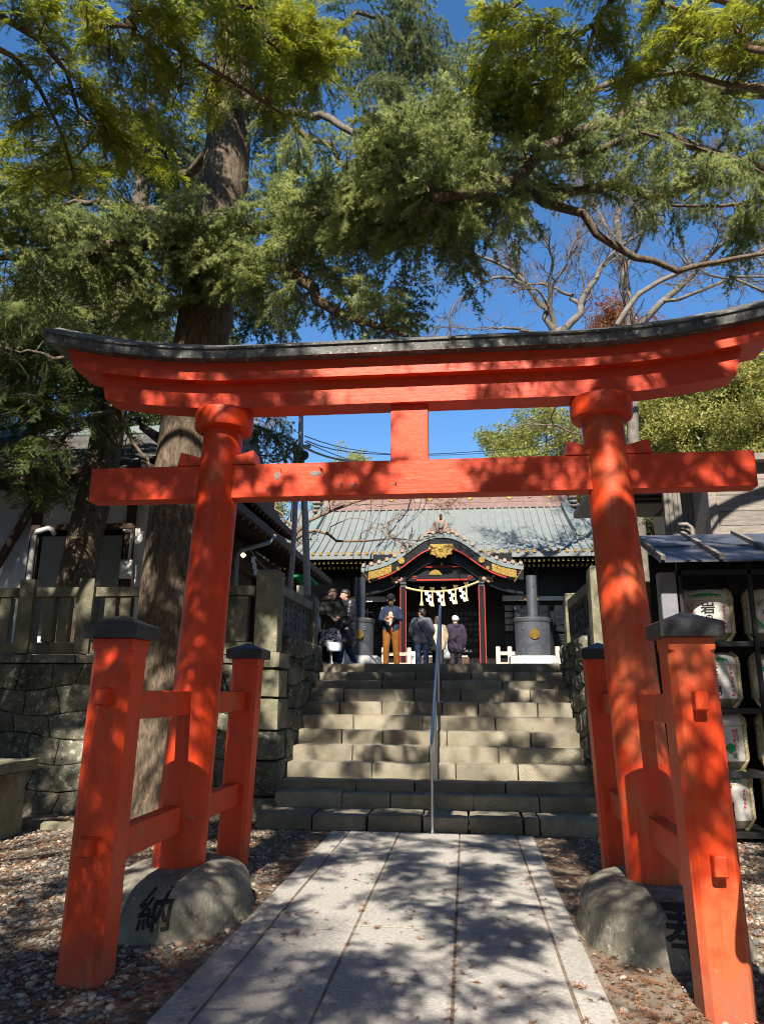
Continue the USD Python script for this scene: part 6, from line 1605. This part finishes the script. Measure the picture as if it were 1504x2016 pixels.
bare_tree(b2, [([(4.9, 13.5, 1.9), *A((1245, 860, 13.5), (1243, 760, 13.5), (1243, 640, 13.5), (1228, 540, 13.5), (1214, 430, 13.5), (1235, 340, 13.5))], .2, .09, 1.5, 4),
               (A((1243, 660, 13.5), (1300, 600, 13.2), (1380, 520, 13), (1450, 455, 12.8), (1520, 400, 12.6)), .10, .05, 1.3, 5), (A((1215, 640, 11), (1265, 575, 11), (1330, 535, 11), (1420, 520, 11), (1520, 480, 11)), .07, .035, 1.0, 4),
               (A((1228, 540, 13.5), (1260, 470, 13.4), (1290, 400, 13.3)), .07, .035, 1.1, 5), (A((1308, 592, 13.15), (1340, 590, 12.9), (1400, 560, 12.5), (1480, 545, 12), (1560, 560, 11.6)), .05, .025, 1.0, 3), (A((1222, 480, 13.5), (1190, 440, 13.6), (1160, 380, 13.7)), .05, .03, 1.0, 5)], seed=8)
b4 = thing('bare_tree', 'slender leafless tree spreading fine twigs at the picture edge over the roof end', 'tree')
bare_tree(b4, [([(8.3, 12, 1.9), *A((1560, 760, 12), (1540, 600, 12), (1500, 500, 12))], .10, .05, 1.2, 5), (A((1540, 600, 12), (1470, 560, 11.8), (1400, 540, 11.5), (1330, 500, 11.3)), .04, .018, .9, 4), (A((1530, 560, 12), (1460, 480, 12), (1400, 440, 12)), .04, .018, .9, 4), (A((1500, 500, 12), (1440, 430, 12.4), (1350, 420, 12.6)), .035, .015, .9, 4)], seed=21)
b3 = thing('bare_bush_tree', 'small leafless tree whose dark twigs cross the green shrine roof', 'tree')
bare_tree(b3, [([(-3.1, 12.5, 1.95), *A((566, 1100, 12.5), (585, 1045, 12.5), (630, 1015, 12.5), (690, 988, 12.3))], .07, .035, .7, 4), (A((580, 1062, 12.5), (625, 1045, 12.2), (670, 1064, 12), (740, 1064, 11.8), (800, 1058, 11.6)), .045, .012, .45, 3),
               (A((705, 1064, 11.9), (715, 1048, 11.9), (760, 1045, 11.8)), .02, .008, .4, 3), (A((640, 1050, 12.2), (665, 1030, 12), (720, 1020, 12)), .015, .007, .45, 3), (A((690, 988, 12.3), (760, 995, 12.0), (830, 985, 11.8)), .02, .008, .5, 3), (A((585, 1045, 12.5), (540, 990, 12.8), (520, 930, 13)), .03, .012, .8, 4)], m='twigwood', twig='twigwood', seed=12, up=.1)


# ---- trees far behind
def far_tree(name, label, base, height, width, m, n, seed, cone=.6, group=None, scale=1.0):
    t = thing(name, label, 'tree', group=group)
    r = np.random.default_rng(seed); base = np.asarray(base, float)
    c = trunk(t, [base, base + [0, 0, height * .5], base + [r.normal(0, .2), 0, height * .93]], [width * .05, width * .035, .03], M['bark'], n=20, sides=16, furrow=.02, seed=seed)
    cr = Crown('tuft', m, seed)
    lobes = []
    for k in range(int(n / 26)):
        z = r.uniform(.12, 1.0) ** .8; a = r.uniform(0, 2 * PI); R = width / 2 * ((1 - z) ** cone * 1.0 + .10) * r.uniform(.55, 1.05)
        e = base + [math.cos(a) * R, math.sin(a) * R, z * height]; s = c[min(len(c) - 1, int(z * len(c) * .92))]
        MB_ = cr.wood.tube([s, (s + e) / 2 + [0, 0, .1], e], [.05, .03, .012], 4, False)
        lobes.append((e, width * r.uniform(.09, .16)))
    for k in range(n):
        e, R = lobes[r.integers(len(lobes))]; p = e + r.normal(0, 1, 3) * R * np.array([.7, .7, .45])
        x = p - (base + [0, 0, height * .5]); x = x / np.linalg.norm(x) + r.normal(0, .5, 3)
        cr.twig(p, x, scale * r.uniform(.6, 1.3), (r.normal(0, .5), r.normal(0, .5), 1))
    cr.build(t); cr.wood.build('branchlets', M['bark'], t, kind='stuff')


def gp(px, Y): p = at(px, 1100, Y); return (p[0], Y, 1.9)


def hh(px, py, Y): return at(px, py, Y)[2] - 1.9


far_tree('hill_conifer', 'sunlit olive conifer nearest the weathered board hut, behind the gate', gp(1440, 24), hh(1440, 745, 24), 8.5, M['far_leaf'], 1500, 31)
far_tree('hill_conifer', 'olive conifer whose crown shows just under the lintel beside the faded column', gp(1330, 27), hh(1330, 785, 27), 8.0, M['far_leaf'], 1200, 32)
far_tree('hill_conifer', 'rounded olive conifer beyond the shrine roof, seen between strut and faded column', gp(1085, 34), hh(1085, 808, 34), 9.0, M['far_leaf'], 1100, 33, .5)
far_tree('hill_conifer', 'lower olive conifer at the far edge beyond the shrine ridge', gp(1000, 38), hh(1000, 860, 38), 7.0, M['far_leaf'], 700, 34, .5)
far_tree('hill_conifer', 'tall yellowish conifer rising at the picture edge over the hut roof', gp(1530, 20), hh(1530, 715, 20), 6.0, M['far_leaf'], 1000, 35)
far_tree('rusty_tree', 'rust brown tree top peeping over the curved end of the gate roof', gp(1265, 40), hh(1265, 590, 40), 6.5, M['rust_leaf'], 700, 36, .45)
far_tree('green_tree', 'shaded green tree filling the gap beside the grey board hut', gp(1285, 14), 4.6, 2.2, M['far_dark'], 420, 37, .3, scale=.4)
far_tree('garden_tree', 'small yellow green tree between the side building roof and the shrine roof', gp(545, 26), 7.8, 4.5, M['far_leaf'], 500, 38, .4, scale=.7)
far_tree('edge_tree', 'deep green tree behind the white building roof at the picture edge', gp(90, 16), 13.0, 8.0, M['far_dark'], 900, 39, .35)
far_tree('edge_tree', 'deep green tree closing the view behind the great cedar trunk', gp(330, 18), 12.0, 7.0, M['far_dark'], 800, 40, .4)
far_tree('treetop', 'brownish tree crest just showing over the tie beam under the cables', gp(670, 44), hh(670, 905, 44), 8, M['far_leaf'], 400, 41, .3)

# ---- the trees at the viewer's back, which dapple the gate and the path with shade
def toward_sun(p, dist):
    return np.asarray(p, float) + tosun * dist


def shade_tree(name, label, x, y, H, targets, seed, m='needle_dark', dens=1.1, scale=.8, kind='cedar'):
    t = thing(name, label, 'tree')
    c = trunk(t, [(x, y, -.1), (x + .1, y, H * .3), (x, y + .1, H * .65), (x + .1, y, H)], [.42, .36, .26, .06], M['bark'], seed=seed, n=40, sides=32)
    cr = Crown(kind, M[m], seed); limbs = [c[12:]]
    T = [(toward_sun(q[:3], (q[5] + .5 if len(q) > 5 else (6.6 if q[1] < .5 else 8.0 if q[1] < 2.2 else 9.8))), q[3], q[4]) for q in targets]
    for k, (p, R, n) in enumerate(T):
        z0 = np.clip(p[2] - .25 * abs(p[0] - x), 3, H * .95); s = c[int(np.clip(z0 / H * (len(c) - 1), 0, len(c) - 1))]
        limbs.append(limb(t, [s, (s + p) / 2 + [0, 0, .3], p], .035, .008, M['bark'], seed=seed + k, amp=.06, n=10))
    limbs = np.vstack(limbs)
    for p, R, n in T:
        m = 5 if R < .85 else 6
        for _ in range(m):                                    # dense sprays with open gaps between them
            o = cr.r.normal(0, 1, 3); o = o / np.linalg.norm(o) * R * .95 * cr.r.uniform(0, 1) ** .5
            q = R * cr.r.uniform(.22, .42)
            cr.clump(p + o, (q, q, q * .7), max(2, int(n * dens * 2.4 / m)), limbs, L=(.2, .5), spacing=.06, scale=scale, hang=.2, droop=.12, wood=.004)
    cr.build(t); cr.wood.build('branchlets', M['bark'], t, kind='stuff')


# (the leaves shade the surroundings of x, y, z), radius, branchlets, distance up the sun's rays
shade_tree('shade_cedar', 'tall cedar behind the viewer casting leafy shade over the glossy red column', -6.0, -8.5, 15,
           [(-2.95, 0, 4.3, .4, 8), (-2.5, 0, 4.25, .35, 5), (-2.4, 0, 3.75, .7, 9), (-1.55, 0, 3.2, .8, 6), (-.9, 0, 3.1, .6, 8), (-2.3, 0, 3.1, .6, 8), (-1.9, 0, 3.85, .6, 7), (-1.6, 0, 2.2, .8, 5), (-1.7, 0, 1.3, .6, 4), (-1.65, -1.3, 1.4, .6, 5), (-1.65, -1.3, .6, .8, 8), (-1.4, -1.4, -.1, .8, 9), (-.7, -1.5, 0, .7, 9), (-.2, -1.0, 0, .6, 6), (-.9, .2, 0, .6, 6), (-.6, 1.5, 0, .8, 10), (-1.6, 1.6, 0, .9, 12), (-2.6, -.8, 0, 1.0, 12), (-3.4, .6, 0, 1.0, 12), (-2.9, 2.4, 0, 1.0, 14),
            (-3.3, 3.9, 1.0, 1.1, 16), (-4.8, 3.9, .8, 1.2, 26), (-6.2, 3.9, 1.2, 1.2, 24), (-4.6, 3.9, 2.4, 1.1, 20), (-3.3, 3.9, 2.7, .8, 6), (-6.0, 3.9, 2.6, 1.1, 20), (-1.4, 4.6, .8, .9, 9), (-.6, 5.2, 1.2, .8, 7), (-1.2, 6, 1.8, .8, 8), (-2.3, 4.0, 1.0, .6, 7), (-2.1, 4, 2.7, .5, 5),
            (-6.4, 8, 4.0, 1.5, 14, 10), (-7.0, 8, 3.0, .6, 8, 10), (-5.6, 8, 5.2, 1.5, 16, 10), (-7.6, 8, 5.4, 1.5, 14, 10), (-3.2, 3.2, 5.3, 1.2, 16), (-3.2, 9, 3.6, 1.4, 26, 10), (-1.6, 0, 2.75, .5, 3), (-1.62, 0, 1.75, .5, 3), (-2.2, 0, 3.95, .45, 4), (-1.4, 0, 3.85, .45, 4), (-1.0, 0, 3.8, .4, 3), (-.5, 0, 3.12, .45, 4), (-1.5, 5.2, 1.2, .6, 6), (-.2, 4.4, .7, .5, 4), (-3.0, 10, 5.0, 1.5, 24, 10), (-4.4, 8.5, 6.5, 1.5, 20, 10)], 101)
shade_tree('shade_cedar', 'tall cedar behind the viewer casting leafy shade over the faded red column', 6.0, -9, 15,
           [(2.4, 0, 3.8, .6, 6), (1.7, 0, 3.85, .5, 4), (.7, 0, 3.95, .35, 2), (1.0, 0, 3.1, .55, 6), (2.1, 0, 3.1, .6, 6), (1.6, 0, 2.3, .8, 5), (1.55, 0, 1.3, .7, 6), (1.7, -1.3, 1.5, .5, 5), (1.65, -1.3, 1.0, .35, 3), (.3, -.6, 0, .6, 6), (.8, .4, 0, .8, 9), (.2, 1.2, 0, .6, 6), (1.0, 1.8, 0, .8, 9), (.5, 2.6, 0, .6, 5), (.5, -1.6, 0, .5, 4), (1.9, 1.6, 0, .9, 10), (1.0, 4.6, .8, .8, 7), (.3, 5.2, 1.2, .7, 6), (1.4, 5.8, 1.7, .8, 7),
            (2.1, 4.2, 1.2, .8, 10), (2.1, 5.2, 2.2, .8, 9), (3.4, 3.4, 1.4, 1.0, 14), (3.6, 3.4, 2.6, .8, 8), (3.3, 3.4, .5, .8, 8), (2.9, 1.8, .2, .9, 9), (3.4, 3.2, 3.3, .7, 6), (.2, 5.6, 1.5, .6, 6), (1.6, 4.6, .7, .6, 6), (.9, 6.3, 1.9, .6, 5), (1.5, 0, 3.3, .45, 3), (1.55, 0, 2.7, .45, 3), (1.6, 0, 1.9, .45, 2), (2.2, 0, 4.0, .45, 6), (1.2, 0, 3.9, .4, 4), (1.9, 0, 3.15, .4, 4)], 202, m='needle')

# ---- tall conifers crowding the precinct on both sides of the approach, outside the picture
for k, (x, y, h, w) in enumerate(((-11.5, -3, 17, 9), (-13, -12, 18, 10), (11.5, -4, 17, 9), (13, -13, 18, 10), (-3, -22, 18, 10), (6, -24, 18, 10), (-14, 5, 16, 9), (14, 5, 15, 8))):
    far_tree('grove_conifer', 'dark conifer of the grove ' + ('beyond the gravel on the glossy column side', 'far behind on the glossy column side', 'beyond the gravel on the faded column side', 'far behind on the faded column side', 'straight behind the path', 'behind the path towards the rack side', 'outside the white building', 'outside the board hut')[k], (x, y, 0), h, w, M['far_dark'], 900, 60 + k, .5, scale=1.6)

# ================================================================ loose gravel and fallen needles
def pebble(seed):
    m = trimesh.creation.icosphere(1, 1.0); v = np.asarray(m.vertices) * np.array([1, .75, .5]); v = v * (1 + .25 * (meshkit.fbm(v * 1.5 + seed) - .5)[:, None]); return v, np.asarray(m.faces)


def scatter(name, mt, protos, pts, scale, label, cat, flat=.35, seed=0):
    c = Crown('x', mt, seed); r = c.r
    for p, s in zip(pts, scale):
        a = r.uniform(0, 2 * PI); c.twig(p, (math.cos(a), math.sin(a), r.normal(0, .12)), s, (r.normal(0, flat), r.normal(0, flat), 1))
    class W: GetPath = lambda self: '/World'
    c.build(W(), name, protos)
    tag(stage.GetPrimAtPath(f'/World/{name}'), label, cat)


r = np.random.default_rng(77)
def free(x, y):
    ok = ~((x > -1.12) & (x < 1.13)) & (y < 3.85)
    for s in (-1, 1):
        ok &= ((x - s * 1.652) / .48) ** 2 + (y / .68) ** 2 > 1
    return ok


n = 80000
x, y = r.uniform(-4.6, 4.2, n), r.uniform(-2.6, 3.8, n)
d = np.where(x < 0, np.clip((-1.16 - x) / .40, .14, 1) * np.where(y > 1.6, .45, 1), np.clip((x - 1.4) / .8, .10, 1)) * np.clip((meshkit.fbm(np.stack([x, y, x * 0], -1) * 1.2) - .28) * 3.2, np.where((x < 0) & (y < .2), .6, .28), 1)
k = free(x, y) & (r.random(n) < d)
P = np.column_stack([x, y, np.full(n, GZ + .004)])[k]
P[:, 2] += .012 * (meshkit.fbm(P * np.array([3, 3, 0])) - .3)
scatter('gravel', M['pebble'], [pebble(k) for k in range(4)], P, r.lognormal(-4.3, .40, len(P)).clip(.006, .03), 'grey and tan pebbles strewn round the gate posts and base stones', 'gravel', seed=5)
n = 24000
x, y = r.uniform(-4.6, 4.2, n), r.uniform(-2.4, 3.8, n)
k = (free(x, y) | (r.random(n) < .05) | (np.abs(x - .32) < .012) & (r.random(n) < .5)) & (y < 3.8)
P = np.column_stack([x, y, np.where(free(x, y), GZ + .012, .006)])[k]
nd = []
for q in range(3):
    rr = np.random.default_rng(q); V, F = [], []
    for _ in range(6):
        a = rr.uniform(0, PI); o = rr.normal(0, .35, 3) * [1, 1, .15]; dd = np.array([math.cos(a), math.sin(a), rr.normal(0, .12)]); sd = np.array([-dd[1], dd[0], 0]) * .09
        kk = len(V); V += [o - dd * .8 - sd, o - dd * .8 + sd, o + dd * .8 + sd * .4, o + dd * .8 - sd * .4]; F += [(kk, kk + 1, kk + 2), (kk, kk + 2, kk + 3)]
    nd.append((np.array(V), np.array(F)))
scatter('needle_litter', M['litter'], nd, P, r.uniform(.014, .034, len(P)), 'reddish fallen needles and leaf scraps scattered over the bare earth', 'leaf litter', flat=.12, seed=6)
